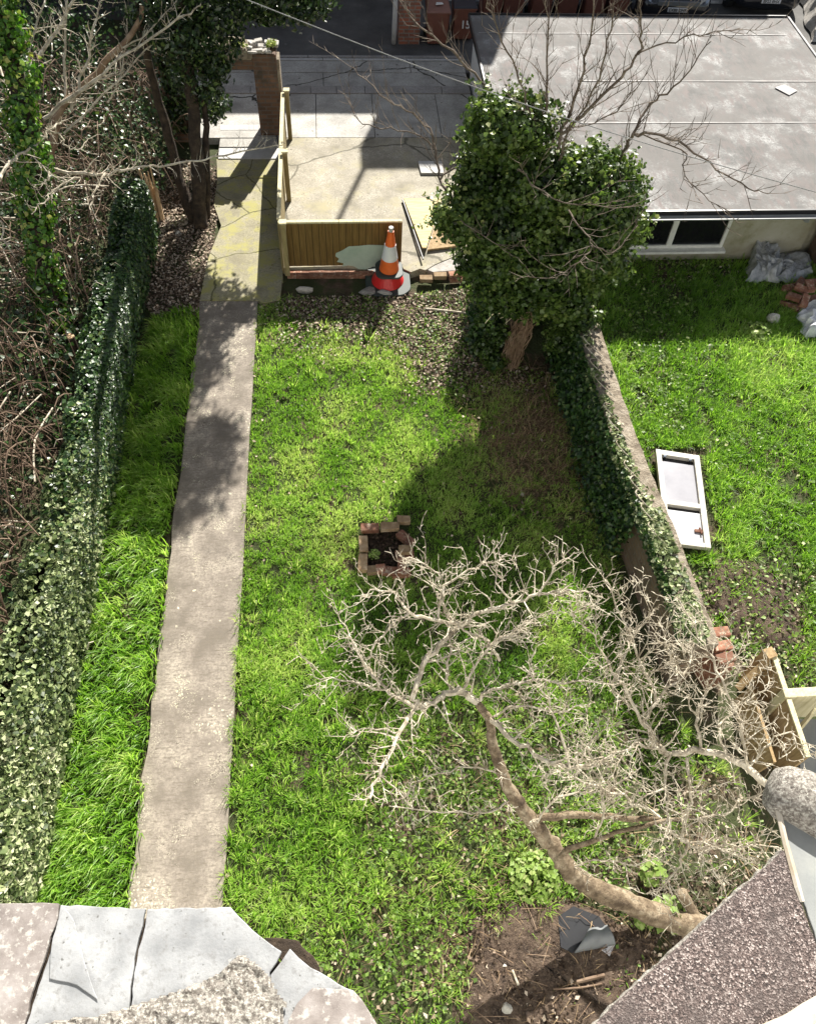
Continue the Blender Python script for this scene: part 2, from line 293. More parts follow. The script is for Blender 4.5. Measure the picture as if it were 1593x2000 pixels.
m, t, b = nodes('white_plastic_sheet'); t.links.new(ramp(t, noise(t, coords(t), 8, 4), [(.3, (.45, .46, .48)), (.7, (.66, .67, .69))]), b.inputs['Base Color']); b.inputs['Roughness'].default_value = .25; M['whitesheet'] = m
# vegetation
M['grass'] = leafmat('grass_blade', [(0, (.03, .075, .01)), (.3, (.10, .215, .026)), (.65, (.235, .41, .055)), (1, (.52, .60, .2))], .4, .5, .5)
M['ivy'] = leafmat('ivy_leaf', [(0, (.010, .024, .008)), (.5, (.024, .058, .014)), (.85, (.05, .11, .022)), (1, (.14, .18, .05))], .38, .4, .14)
M['ivypale'] = leafmat('sunny_ivy_leaf', [(0, (.012, .026, .008)), (.33, (.05, .08, .022)), (.5, (.15, .20, .07)), (.75, (.27, .32, .14)), (1, (.50, .51, .32))], .5, .35, .18)  # pale stops carry the sun glints of glossy leaves as leaf colour
M['ivytree'] = leafmat('tree_ivy_leaf', [(0, (.014, .028, .008)), (.4, (.05, .09, .018)), (.75, (.13, .19, .04)), (1, (.34, .36, .13))], .4, .45, .28)
M['ivygreen'] = leafmat('climbing_ivy_leaf', [(0, (.02, .055, .008)), (.5, (.07, .18, .018)), (.85, (.15, .28, .03)), (1, (.36, .36, .09))], .38, .5, .25)
M['holly'] = leafmat('evergreen_leaf', [(0, (.008, .018, .006)), (.5, (.02, .042, .012)), (.85, (.045, .085, .02)), (1, (.12, .17, .04))], .35, .5, .12)
M['weed'] = leafmat('weed_leaf', [(0, (.05, .09, .015)), (.45, (.11, .19, .03)), (.8, (.22, .32, .07)), (1, (.42, .42, .2))], .5, .35, .3)
M['litter'] = leafmat('dead_leaf', [(0, (.035, .022, .014)), (.35, (.13, .09, .06)), (.65, (.32, .245, .18)), (1, (.58, .50, .39))], .8, .25, .1)
M['straw'] = leafmat('dry_grass_stem', [(0, (.08, .05, .03)), (.5, (.22, .15, .09)), (1, (.5, .38, .22))], .8, .2, .15)

# ------------------------------------------------------------------ vegetation generators (numpy)
def blades(name, P, Lh, mat, k=9, spread=.03, lean=.6, width=.006, wind=(0, 0), tone=None, label=None, parent=None, rs=1):
    r = np.random.RandomState(rs); n = len(P); P = np.repeat(P, k, 0); Lh = np.repeat(Lh, k); T = np.repeat(tone if tone is not None else r.rand(n), k)
    m = n*k; a = r.rand(m)*2*pi; rr = np.sqrt(r.rand(m))*spread; out = np.stack([np.cos(a), np.sin(a)], 1)
    L = Lh*(.55+.6*r.rand(m)); d = out*(lean*(.3+.9*r.rand(m)))[:, None]+np.array(wind)*(.5+r.rand(m))[:, None]
    b = P.copy(); b[:, :2] += out*rr[:, None]
    a2 = a+pi/2+r.randn(m)*.7; pw = np.stack([np.cos(a2), np.sin(a2), np.zeros(m)], 1)*(width*(.6+.8*r.rand(m)))[:, None]*.5
    dl = np.linalg.norm(d, axis=1); up = np.sqrt(np.clip(1-(dl*.75)**2, .15, 1))
    mid = b.copy(); mid[:, :2] += d*(L*.38)[:, None]; mid[:, 2] += L*.6*up
    tip = b.copy(); tip[:, :2] += d*(L*1.0)[:, None]; tip[:, 2] += L*(up*.95-.18*np.clip(dl, 0, 1.5))
    tip[:, 2] = np.maximum(tip[:, 2], b[:, 2]+.01)
    V = np.stack([b-pw, b+pw, mid+pw*.85, mid-pw*.85, tip], 1).reshape(-1, 3); i = np.arange(m)*5
    q = np.stack([i, i+1, i+2, i+3], 1); tr = np.stack([i+3, i+2, i+4], 1); tn = np.clip(T*.75+r.rand(m)*.3, 0, 1)
    tn = np.repeat(tn, 5); tn[r.rand(len(tn)) < .0] = 1
    return npmesh(name, V, [q, tr], mat, tn, parent)
def leaves(name, P, Nn, mat, size=.05, var=.4, rand=.5, aspect=1., tone=None, parent=None, rs=1, fold=.25):
    r = np.random.RandomState(rs); m = len(P); Nn = Nn+r.randn(m, 3)*rand; Nn /= np.linalg.norm(Nn, axis=1)[:, None]+1e-9
    q = r.randn(m, 3); q[:, 2] -= .5; U = q-Nn*np.sum(q*Nn, 1)[:, None]; U /= np.linalg.norm(U, axis=1)[:, None]+1e-9; Vv = np.cross(Nn, U)
    s = (size*(1-var+2*var*r.rand(m)))[:, None]; w = s*.5*aspect
    a = P-U*s*.45; c = P+U*s*.55; l = P-U*s*.08+Vv*w+Nn*w*fold; rr = P-U*s*.08-Vv*w+Nn*w*fold
    V = np.stack([a, rr, c, l], 1).reshape(-1, 3); i = np.arange(m)*4
    F3 = np.concatenate([np.stack([i, i+1, i+2], 1), np.stack([i, i+2, i+3], 1)]); T = tone if tone is not None else r.rand(m)
    return npmesh(name, V, [F3], mat, np.repeat(T, 4), parent)
def ellcloud(ells, dens, rs=1, shell=(.72, 1.06), noise_amp=.16, gap=.0):
    """points and normals on the shells of ellipsoids; ells = [(centre, radii)]"""
    r = np.random.RandomState(rs); PP = []; NN = []
    for c, rad_ in ells:
        c = np.array(c, float); q = np.array(rad_, float)*np.ones(3); area = 4*pi*((q[0]*q[1])**1.6/3+(q[0]*q[2])**1.6/3+(q[1]*q[2])**1.6/3)**(1/1.6); n = int(area*dens)
        d = r.randn(n, 3); d /= np.linalg.norm(d, axis=1)[:, None]; ph = np.arctan2(d[:, 1], d[:, 0])
        k = 1+noise_amp*2*(vn(ph*3+c[0]*5, d[:, 2]*4, 1., rs)-.5)+noise_amp*(vn(ph*9, d[:, 2]*11, 1., rs+3)-.5)*1.2
        k *= shell[0]+(shell[1]-shell[0])*np.sqrt(r.rand(n)); P = c+d*q*k[:, None]; nn = d/q; nn /= np.linalg.norm(nn, axis=1)[:, None]
        keep = np.ones(n, bool)
        if gap: keep = vn(ph*4+7, d[:, 2]*6, 1., rs+9) > gap*r.rand(n)
        for c2, r2 in ells:
            c2 = np.array(c2, float); r2 = np.array(r2, float)*np.ones(3)
            if np.allclose(c, c2): continue
            keep &= np.sum(((P-c2)/r2)**2, 1) > .42
        PP.append(P[keep]); NN.append(nn[keep])
    return np.concatenate(PP), np.concatenate(NN)
def smooth(pts, n=4):
    pts = [Vector(p) for p in pts]; out = []
    for i in range(len(pts)-1):
        p0 = pts[max(i-1, 0)]; p1 = pts[i]; p2 = pts[i+1]; p3 = pts[min(i+2, len(pts)-1)]
        for j in range(n):
            t = j/n; out.append(.5*((2*p1)+(p2-p0)*t+(2*p0-5*p1+4*p2-p3)*t*t+(3*p1-p0-3*p2+p3)*t**3))
    out.append(pts[-1]); return out
rg = random.Random(5)
def rv(s=1): return Vector((rg.gauss(0, s), rg.gauss(0, s), rg.gauss(0, s)))
def twigs(mb, path, rs, sp=.09, L=(.12, .4), depth=2, up=.15, gnarl=.35, fwd=.5, start=0., r0=.5, flat=1.):
    d = 0; nxt = start
    for i in range(len(path)-1):
        a, b = path[i], path[i+1]; seg = (b-a).length; t = (b-a).normalized() if seg > 1e-6 else Vector((0, 0, 1))
        while nxt < d+seg:
            p = a+(b-a)*((nxt-d)/max(seg, 1e-6)); q = rv(); q -= t*q.dot(t); q.z *= flat; q.normalize()
            di = (q+t*fwd+Vector((0, 0, up))).normalized(); l = rg.uniform(*L)*(.5 if rg.random() < .35 else 1)
            rr = max(min(rs[i]*r0, .0045+l*.016), .0038); branch(mb, p, di, l, rr, depth, up, gnarl, fwd, sp, L)
            nxt += sp*rg.uniform(.4, 1.7)
        d += seg
def branch(mb, p, di, l, r, depth, up, gnarl, fwd, sp, L):
    n = max(3, int(l/.07)); pts = [p]; dd = di.copy()
    for k in range(n):
        dd = (dd+rv(gnarl*.55)+Vector((0, 0, up*.12))).normalized(); pts.append(pts[-1]+dd*(l/n))
    rs = [r*(1-.7*k/n) for k in range(n+1)]; mb.tube(pts, rs, 4 if r < .012 else 5, cap=False)
    if depth > 0: twigs(mb, pts, rs, sp*1.45, (L[0]*.5, L[1]*.45), depth-1, up, gnarl*.9, fwd, rg.uniform(.02, .06), .6)
def limb(mb, uvz, r0, r1, n=4, sides=7, wob=.012, bul=.05):
    pts = smooth([at(u, v, z) for u, v, z in uvz], n); k = len(pts)
    for i in range(1, k-1): pts[i] += rv(wob)
    rs = [r0+(r1-r0)*i/(k-1) for i in range(k)]; ph_ = rg.random()*9; rs = [r*(1+bul*sin(i*.8+ph_)+rg.uniform(-.015, .015)) for i, r in enumerate(rs)]; mb.tube(pts, rs, sides); return pts, rs

# ================================================================== SETTING: ground, paths, road
def sheet(name, px, z, mat, thick=.06, kind='structure'):
    b = MB(); b.prism([at(u, v, z) for u, v in px], z-thick, z); return tag(b.build(name, mat), kind=kind)
g = MB(); nx, ny = 90, 90          # garden ground with gentle lumps, reaching the horizon at its rim
xs = [-200, -60]+list(np.linspace(-12, 14, nx))+[60, 200]; ys = [-200, -40]+list(np.linspace(-3, 24, ny))+[60, 250]
for y in ys:
    for x in xs:
        h = -.015+.05*(float(vn(x, y, 1.3, 1))-.62) if (-12 < x < 14 and 0 < y < 10.3) else -.03
        g.v.append((x, y, min(h, 0.005)))
w_ = len(xs)
g.f = [(j*w_+i, j*w_+i+1, (j+1)*w_+i+1, (j+1)*w_+i) for j in range(len(ys)-1) for i in range(w_-1)]
tag(g.build('ground', M['soil'], smooth=True), kind='structure')
def wob_edge(p0, p1, n, amp, seed):
    r = random.Random(seed); return [(p0[0]+(p1[0]-p0[0])*i/n+r.uniform(-amp, amp), p0[1]+(p1[1]-p0[1])*i/n) for i in range(n+1)]
sheet('garden_path', wob_edge((392, 588), (238, 1860), 26, 3.2, 1)+wob_edge((430, 1860), (503, 588), 26, 1.0, 2), .035, M['path'], .12)
sheet('back_path', [(425, 345), (418, 400), (432, 440), (408, 500), (398, 545), (390, 586), (504, 586), (512, 592), (547, 585), (552, 530), (557, 440), (566, 300), (560, 270), (520, 258), (428, 345)], .045, M['moss_path'], .12)
sheet('gate_step', [(424, 346), (423, 310), (560, 310), (552, 346)], .06, M['moss_path'], .1)
sheet('gate_step', [(426, 309), (428, 287), (561, 287), (556, 309)], .075, M['slab'], .1)
sheet('gate_threshold', [(428, 286), (432, 254), (560, 254), (561, 286)], .09, M['alley'], .1)
for i in range(9):
    a = 430+i*9.4; sheet('threshold_sett', [(a, 253), (a, 243), (a+8.6, 243), (a+8.6, 253)], .105, M['slab'], .05)
X1 = 2.66
def band(name, y0, y1, mat, z=.1, x0=-.72, x1=X1, cuts=()):
    xs = [x0]+[c for c in cuts if x0 < c < x1]+[x1]
    for a, b in zip(xs[:-1], xs[1:]): q = MB(); q.box((a+.006, y0+.007, z-.15), (b-.006, y1-.007, z)); tag(q.build(name, mat), kind='structure')
yv = lambda v: at(700, v, .1).y
yp = yv(268)
r = random.Random(3); front = [(.96, 10.62), (.99, 10.50), (1.1, 10.42), (1.25, 10.50), (1.33, 10.46), (1.5, 10.6)]
q = MB(); q.prism([(-.88, yp-.01), (-.88, 10.57)]+front+[(2.0, 10.9), (X1, 10.9), (X1, yp-.01)], -.1, .1); tag(q.build('parking_slab', M['parking']), kind='structure')
band('alley_paving', yp, yv(183), M['alley'], .1, -2.6, X1, (-.35, .72, 1.95))
band('kerb', yv(183), yv(168), M['kerb'], .115, -3.2, X1, (-2.35, -1.6, -.45, .05, .6, 1.35, 2.1))
band('gutter_paving', yv(167), yv(140), M['alley'], .085, -3.4, X1, (-2.2, -.2))
band('lane_paving', yv(140), yv(117.5), M['alley'], .09, -3.4, X1, (-2.3, -1.3, 1.55))
band('lane_edging', yv(117), yv(113), M['slab'], .1, -1.1, X1, (-.2, .6, 1.5))
band('lane_edging', yv(112), yv(107), M['kerb'], .1, -1.1, X1, (-.5, .4, 1.1))
q = MB(); q.box((-40, 19.0, -.1), (-3.4, 60, .08)); q.box((-3.4, yv(106), -.1), (X1+.0, 60, .08)); q.box((X1, 16.62, -.1), (60, 60, .08)); q.box((8.95, 9, -.1), (60, 16.62, .078)); tag(q.build('road', M['asphalt']), kind='structure')
q = MB(); q.prism([at(u, v, .1) for u, v in [(816, 318), (862, 318), (866, 341), (822, 341)]], .104, .14); tag(q.build('white_paving_slab', M['slab']), 'square white paving slab lying flat on the concrete parking area beside the bushy tree', 'paving slab')

# ------------------------------------------------------------------ buildings
def building_garage():
    t = thing('garage', 'low flat roofed garage with mottled grey felt roof and cream rendered wall', 'garage', (2.72, 10.8, 0))
    yb = 16.45; zr = 1.2
    w = MB(); wx0 = aty(1207, 490, 10.79); wx1 = aty(1405, 490, 10.79); z0 = aty(1405, 482, 10.79).z; z1 = 1.13
    w.box((2.74, 10.8, -.1), (wx0.x, 11.0, z1)); w.box((wx1.x, 10.8, -.1), (7.55, 11.0, z1)); w.box((wx0.x, 10.8, -.1), (wx1.x, 11.0, z0))
    w.box((7.55, 10.95, -.1), (8.75, 11.1, z1)); w.box((8.6, 11.1, -.1), (8.75, 16.2, z1)); w.box((2.74, 16.2, -.1), (8.75, 16.4, z1)); w.build('wall', M['render'], t)
    w = MB(); w.box((2.715, 10.79, -.1), (2.737, 16.41, z1)); w.box((2.738, 11.0, -.1), (2.9, 16.2, z1)); w.build('side_wall', M['whitewall'], t)
    rf = MB(); nx, ny = 40, 30
    for j in range(ny+1):
        for i in range(nx+1):
            x = 2.62+(8.86-2.62)*i/nx; y = 10.36+(yb+.08-10.36)*j/ny
            rf.v.append((x, y, zr+.012*(float(vn(x, y, .9, 4))-.5)*(0 < i < nx and 0 < j < ny)))
    rf.f = [(j*(nx+1)+i, j*(nx+1)+i+1, (j+1)*(nx+1)+i+1, (j+1)*(nx+1)+i) for j in range(ny) for i in range(nx)]
    rf.box((2.62, 10.36, zr-.06), (8.86, yb+.08, zr-.001)); ro = rf.build('roof', M['felt_roof'], t)
    for v, a, b_ in ((66, 2.7, 8.6), (240, 4.0, 8.85), (158, 4.3, 8.7)):
        y = at(1200, v, zr).y; s = MB(); n = 60; vs = []
        for i in range(n+1):
            x = a+(b_-a)*i/n; k = .012*(float(vn(x, y, 3, 2))-.3); vs += [(x, y-.007-k, zr+.011), (x, y+.009+k*.8, zr+.011)]
        s.add(vs, [(2*i, 2*i+2, 2*i+3, 2*i+1) for i in range(n)]); so_ = s.build('seam', M['seam'], ro)
        so_.location = (0, 0, 0); so_.data.transform(Matrix.Translation((-2.72, -10.8, 0)))
    s = MB(); s.prism([at(u, v, zr) for u, v in [(1512, 172), (1530, 166), (1556, 178), (1540, 187)]], zr+.008, zr+.018); s.build('roof_patch', M['seam'], t)
    f = MB(); f.box((2.585, 10.325, zr-.085), (8.88, 10.358, zr+.012)); f.box((2.585, 10.359, zr-.085), (2.617, yb+.1, zr+.014)); f.box((2.6, yb+.082, zr-.08), (8.86, yb+.11, zr+.03)); f.build('fascia', M['blackplastic'], t)
    f = MB(); f.box((8.862, 10.36, zr-.06), (8.9, yb+.08, zr+.02)); f.build('edge_trim', M['seam'], t)
    gt = MB(); n = 8
    for i in range(n):
        a0 = pi+pi*i/n; a1 = pi+pi*(i+1)/n; c = (10.275, zr-.06)
        gt.add([(2.62, c[0]+.045*cos(a0), c[1]+.05*sin(a0)), (8.86, c[0]+.045*cos(a0), c[1]+.05*sin(a0)), (8.86, c[0]+.045*cos(a1), c[1]+.05*sin(a1)), (2.62, c[0]+.045*cos(a1), c[1]+.05*sin(a1))], [(0, 1, 2, 3)])
    gt.box((2.62, 10.2, zr-.062), (8.86, 10.215, zr-.045)); gt.build('gutter', M['greyplastic'], t)
    # window
    x0, x1 = wx0.x, wx1.x; y = 10.77; fr = MB(); k = .055; zt = z1-.02
    fr.box((x0, y, z0), (x1, y+.07, z0+k)); fr.box((x0, y, zt-k), (x1, y+.07, zt)); fr.box((x0, y, z0+k), (x0+k, y+.07, zt-k)); fr.box((x1-k, y, z0+k), (x1, y+.07, zt-k))
    xm = aty(1306, 478, y).x; fr.box((xm-.045, y+.002, z0+k), (xm+.045, y+.068, zt-k)); wo = fr.build('window', M['whitepaint'], t, bevel=.004)
    def sub(mb, nm, mat): o = mb.build(nm, mat, t); o.parent = wo; return o
    p = MB(); p.box((x0+k, y+.03, z0+k), (xm-.045, y+.036, zt-k)); p.box((xm+.045, y+.03, z0+k), (x1-k, y+.036, zt-k)); sub(p, 'pane', M['glass'])
    p = MB(); p.box((x0-.06, y-.09, z0-.045), (x1+.04, y+.028, z0-.002)); sub(p, 'sill', M['whitepaint'])
    d = MB(); a = aty(1572, 428, 10.74); d.tube([(a.x, 10.7, 1.1), (a.x, 10.7, .75)], .045, 10); d.build('downpipe', M['greyplastic'], t, smooth=False)
building_garage()
# brick shed wall stub at the right of the garage
t = MB(); t.box((7.72, 10.15, -.1), (8.6, 10.85, .82)); o = t.build('brick_stub_wall', M['oldbrick']); tag(o, 'dark mossy brick stub wall at the right end of the garage under the gutter', 'wall')

def house():
    t = thing('terraced_house', 'brick house row across the lane with pitched roof and chimney', 'house', (0, 22, 0))
    kz = math.tan(rad(SUN_EL))/cos(rad(SUN_AZ)); ez = .2+(21.8-15.15)*kz; cz = .1+(22.4-13.2)*kz; az_ = .1+(22.5-11.48)*kz; sx = sin(rad(SUN_AZ))/math.tan(rad(SUN_EL))
    w = MB(); w.box((-14, 22, 0), (10, 28, ez-.01)); w.build('wall', M['housebrick'], t)
    w = MB(); w.add([(-14.2, 21.8, ez), (10.2, 21.8, ez), (10.2, 25, ez+1.4), (-14.2, 25, ez+1.4), (-14.2, 28.2, ez), (10.2, 28.2, ez)], [(0, 1, 2, 3), (3, 2, 5, 4), (0, 3, 4), (1, 5, 2)]); ro = w.build('roof', M['slate'], t)
    w = MB(); w.box((.38+cz*sx, 22.4, 4.9), (2.3+cz*sx, 23.1, cz)); w.build('chimney', M['housebrick'], t)
    w = MB(); xa = -.14+az_*sx; w.tube([(xa, 22.5, ez), (xa, 22.5, az_)], .045, 6); w.build('aerial', M['greyplastic'], t)
    for i, x in enumerate((-9, -5, -1, 5)):
        w = MB(); w.box((x, 21.93, 1.3), (x+1.2, 21.99, 2.7)); wo = w.build('window', M['whitepaint'], t)
        w = MB(); w.box((x+.07, 21.915, 1.37), (x+1.13, 21.928, 2.63)); p = w.build('pane', M['glass'], t); p.parent = wo
house()
# own house wall below the camera, carrying the two small roofs seen at the bottom
t = MB(); t.box((-7, -.9, -.1), (7, -.35, 7.0)); tag(t.build('house_wall', M['whitewall']), 'rendered back wall of the house directly below the viewpoint', 'wall')

# low white brick wall behind the bins, brick pier
t = MB(); t.box((2.2, 19.75, 0), (9.1, 19.95, 1.25)); tag(t.build('white_brick_wall', M['whitebrick']), 'white painted brick wall behind the row of brown bins', 'wall')
a = at(800, 86, .08); t = thing('brick_pier', 'weathered red brick pier left of the brown wheelie bins', 'pier', (a.x, a.y, .08))
q = MB(); q.box((a.x-.24, a.y, .0), (a.x+.2, a.y+.5, 1.5)); q.build('shaft', M['pierbrick'], t)
q = MB(); q.box((a.x-.3, a.y-.06, 1.5), (a.x+.26, a.y+.56, 1.58)); q.build('cap', M['kerb'], t)
q = MB(); q.tube([(a.x-.34, a.y-.05, .12), (a.x-.33, a.y-.04, .45), (a.x-.31, a.y+.0, 1.4)], [.05, .055, .04], 8); q.build('pipe', M['slab'], t, smooth=True)

# gateway
def gateway():
    a = at(510, 268, .06); b = at(553, 268, .06); x0, x1, y0 = a.x, b.x, a.y; h = 1.52
    t = thing('brick_gateway', 'old brick gateway with stone lintel across the end of the mossy path', 'gateway', (x0, y0, 0)); r = random.Random(2)
    q = MB(); q.box((x0, y0, -.05), (x1, y0+.34, h)); q.build('pillar', M['pillarbrick'], t, bevel=.012)
    q = MB(); q.box((x1, y0+.06, -.05), (x1+.045, y0+.33, h*.93)); q.build('pillar_side', M['stonewall'], t)
    q = MB(); q.box((x0-1.25, y0+.03, h-.27), (x0-.002, y0+.3, h-.1)); q.build('lintel', M['pillarbrick'], t)
    pts = [(x0-1.25, h-.09), (x0-1.25, h+.06), (x0-1.0, h+.12), (x0-.6, h+.12), (x0-.25, h+.14), (x0-.08, h+.08), (x0-.0, h-.02), (x0-.0, h-.09)]
    q = MB(); n = len(pts); q.add([(x, y0-.02, z) for x, z in pts]+[(x, y0+.33, z+.02) for x, z in pts], [tuple(range(n)), tuple(range(2*n-1, n-1, -1))]+[(i+n, (i+1) % n+n, (i+1) % n, i) for i in range(n)]); q.build('coping', M['stonewall'], t, bevel=.03)
    q = MB()
    for i in range(16):
        q.cbox((r.uniform(x0-.05, x1), y0+r.uniform(.0, .34), h+.02+r.uniform(0, .06)), (r.uniform(.08, .2), r.uniform(.07, .14), r.uniform(.03, .07)), r.uniform(-.4, .4), (r.uniform(-.2, .2), r.uniform(-.2, .2)))
    q.build('broken_cap', M['rubble'], t, bevel=.01)
    n = 700; P = np.stack([RN.uniform(x0-.35, x1+.02, n), y0+RN.uniform(-.02, .2, n), np.full(n, h+.12)+RN.rand(n)*.05], 1); P = P[vn(P[:, 0], P[:, 1], 7, 3) > .5]
    leaves('moss', P, np.tile([0, -.2, 1.], (len(P), 1)), M['moss'], .035, parent=t)
    q = MB(); q.box((x0-1.6, y0, -.05), (x0-1.25, y0+.3, h)); q.build('pillar', M['pillarbrick'], t)
    P, Nn = ellcloud([((x0-1.32, y0+.05, .45+i*.33), (.27, .26, .3)) for i in range(4)], 900, 8); leaves('ivy', P, Nn, M['holly'], .06, parent=t, rs=4)
    return x0, x1, y0
gx0, gx1, gy = gateway()

# low timber fence around the parking slab
def fence():
    t = thing('timber_fence', 'low timber fence with closed boards and pale green paint patch along the parking slab', 'fence', (-.8, 10.55, .1))
    x0 = at(553, 524, .1).x; x1 = at(783, 524, .1).x; y = 10.56; zt = .9
    q = MB(); n = 20
    for i in range(n):
        a = x0+.02+(x1-x0-.02)*i/n; q.box((a, y+.0025*(i % 2), .13), (a+(x1-x0-.02)/n, y+.02, zt))
    q.build('front_panel', M['fence'], t)
    q = MB(); q.box((x0-.01, y-.012, zt+.001), (x1-.01, y+.045, zt+.03)); q.build('capping', M['railwood'], t)
    q = MB(); q.box((x0-.02, y-.006, .0), (x0+.015, y+.07, zt)); q.build('post', M['fenceY'], t)
    # left run
    ye = at(575, 178, .95).y; y1 = y+.075; n = int((ye-y1)/.1); q = MB(); xl = x0-.015
    for i in range(n): q.box((xl+.0025*(i % 2), y1+i*.1, .02), (xl+.022, y1+i*.1+.1, .9))
    q.build('side_panel', M['fenceY'], t)
    q = MB(); q.box((xl-.015, y1, .902), (xl+.045, ye, .935)); q.build('capping', M['railwood'], t)
    for (u, v) in ((567, 432), (573, 293), (576, 174)):
        yy = at(u, v, 1.0).y; q = MB(); q.box((xl+.046, yy-.04, .05), (xl+.12, yy+.035, .98)); po = q.build('post', M['fenceY'], t)
        q = MB(); q.box((xl+.03, yy-.055, .981), (xl+.135, yy+.05, 1.005)); c = q.build('post_cap', M['railwood'], t); c.parent = po
    # paint patch
    px = [(655, 500), (656, 494), (668, 489), (681, 481), (700, 480), (720, 478), (757, 479), (760, 492), (756, 505), (752, 515), (741, 519), (727, 521), (714, 526), (700, 525), (691, 520), (680, 518), (668, 520), (671, 514), (658, 511), (662, 505)]
    P = [aty(u, v, y-.004) for u, v in px]; q = MB(); k = len(P)
    q.add([(p.x, y-.004, p.z) for p in P]+[(p.x, y-.001, p.z) for p in P], [tuple(range(k-1, -1, -1)), tuple(range(k, 2*k))]+[(i, (i+1) % k, (i+1) % k+k, i+k) for i in range(k)]); q.build('paint_patch', M['paintgreen'], t)
fence()

# boundary wall on the right
wp = [at(u, v, .95) for u, v in [(1133, 590), (1160, 680), (1188, 770), (1222, 870), (1258, 960), (1298, 1060), (1343, 1180), (1372, 1262)]]
def garden_wall():
    t = thing('boundary_wall', 'long stone coped boundary wall between the two gardens', 'wall', (wp[-1].x, wp[-1].y, 0)); P = smooth([(p.x, p.y, 0) for p in wp], 6)
    def strip(nm, w, z0, z1, mat, rag=0):
        q = MB(); n = len(P); L = []; Rr = []
        for i, p in enumerate(P):
            d = (P[min(i+1, n-1)]-P[max(i-1, 0)]).normalized(); s = Vector((d.y, -d.x, 0)); k = w/2+rag*rg.uniform(-1, 1); L.append(p-s*k*-1); Rr.append(p+s*-k)
        vs = []
        for a, b in zip(L, Rr):
            j = rag*rg.uniform(-1, 1); vs += [(a.x, a.y, z0), (b.x, b.y, z0), (b.x, b.y, z1+j), ((a.x+b.x)/2, (a.y+b.y)/2, z1+.015+j), (a.x, a.y, z1+j)]
        fs = []
        for i in range(n-1):
            for k in range(5): fs.append((i*5+k, (i+1)*5+k, (i+1)*5+(k+1) % 5, i*5+(k+1) % 5))
        fs += [(4, 3, 2, 1, 0), tuple((n-1)*5+k for k in range(5))]; q.add(vs, fs); return q.build(nm, mat, t)
    strip('wall_face', .2, -.05, .86, M['oldbrick']); strip('coping', .33, .862, .96, M['stonewall'], .008)
garden_wall()
a = at(1388, 1290, .3)
t = thing('broken_brick_pier', 'low broken pier of pinkish red bricks at the near end of the boundary wall', 'pier', (a.x, a.y, 0))
for i, (dx, dy, z, rz) in enumerate([(0, 0, .62, .1), (.02, .16, .62, -.05), (-.01, -.14, .62, .0), (0, .0, .5, 0)]):
    q = MB(); q.cbox((a.x+dx, a.y+dy, z/2 if i == 3 else z+.03), (.2, .11 if i < 3 else .4, .06 if i < 3 else z), rz+.1*i); q.build('brick' if i < 3 else 'core', M['brick'], t, bevel=.008)

# ------------------------------------------------------------------ loose bricks, stones, slabs
def brickproto(name, mat, l=.225, w=.108, h=.072, seed=1):
    r = random.Random(seed); q = MB(); q.box((-l/2, -w/2, 0), (l/2, w/2, h)); q.v = [(x+r.uniform(-.006, .006), y+r.uniform(-.005, .005), z+r.uniform(-.004, .004)*(z > 0)) for x, y, z in q.v]
    o = q.build(name, mat, bevel=.006, local=True); return o
PB = None
protos = {}
def brick(kind, loc, rz, label, group, tilt=(0, 0), name='brick'):
    key = kind
    if key not in protos:
        k, l, s = kind; protos[key] = o = brickproto(name, M[k], l=l, seed=s)
        first = True
    else: o = protos[key].copy(); COL.objects.link(o)
    o.location = loc; o.rotation_euler = (tilt[0], tilt[1], rz); tag(o, label, 'brick', group); return o
G = 'bricks of the garden fire ring'
fp = [(722, 1031, 0, 'brick', .225, .09, 'long brick at the far left of the square fire ring'), (761, 1028, .03, 'palebrick', .225, .11, 'mossy pale brick at the far middle of the fire ring'),
      (788, 1015, -.05, 'palebrick', .16, .09, 'stray half brick beyond the far right corner of the fire ring'), (791, 1051, -.85, 'brick', .225, .1, 'brick set diagonally at the right corner of the fire ring'),
      (790, 1073, .05, 'palebrick', .13, .17, 'pale half brick stacked highest on the right side of the fire ring'), (784, 1107, 1.45, 'brick', .225, .13, 'leaning brick at the near right corner of the fire ring'),
      (710, 1063, 1.57, 'palebrick', .225, .1, 'yellowish brick on the left side of the fire ring, farther one'), (708, 1099, 1.5, 'palebrick', .225, .1, 'yellowish brick on the left side of the fire ring, nearer one'),
      (726, 1113, .05, 'palebrick', .12, .09, 'pale half brick at the near left of the fire ring'), (743, 1111, .1, 'brick', .11, .09, 'pink brick end in the middle of the near side of the fire ring'), (761, 1115, -.1, 'brick', .18, .09, 'pinkish brick on the near side of the fire ring, right of the brick end')]
for i, (u, v, rz, k, l, z, lb) in enumerate(fp):
    p = at(u, v, z); brick((k, l, i % 3), (p.x, p.y, z-.05), rz, lb, G, tilt=(.08 if i in (5,) else 0, 0))
    if i in (0, 1, 3, 5, 6, 7, 9): pass
for i, (u, v, rz, lb) in enumerate([(790, 1082, .1, 'dark red brick under the highest pale half brick of the fire ring'), (783, 1118, .1, 'buried brick below the leaning one at the near right of the fire ring')]):
    p = at(u, v, .08); brick(('brick', .225, i), (p.x, p.y, .02), rz, lb, G)
G = 'bricks edging the raised slab'
rowL = [575, 596, 618, 643, 668, 693, 716]
nth = ['first', 'second', 'third', 'fourth', 'fifth', 'sixth', 'seventh']
for i, u in enumerate(rowL):
    p = at(u, 534, .06); brick(('brick', .2 if i % 2 else .225, 3+i % 2), (p.x, p.y+.02, -.012), rg.uniform(-.08, .08), 'dark brick below the timber fence, %s from the left in its row' % nth[i], G, tilt=(rg.uniform(-.1, .1), 0))
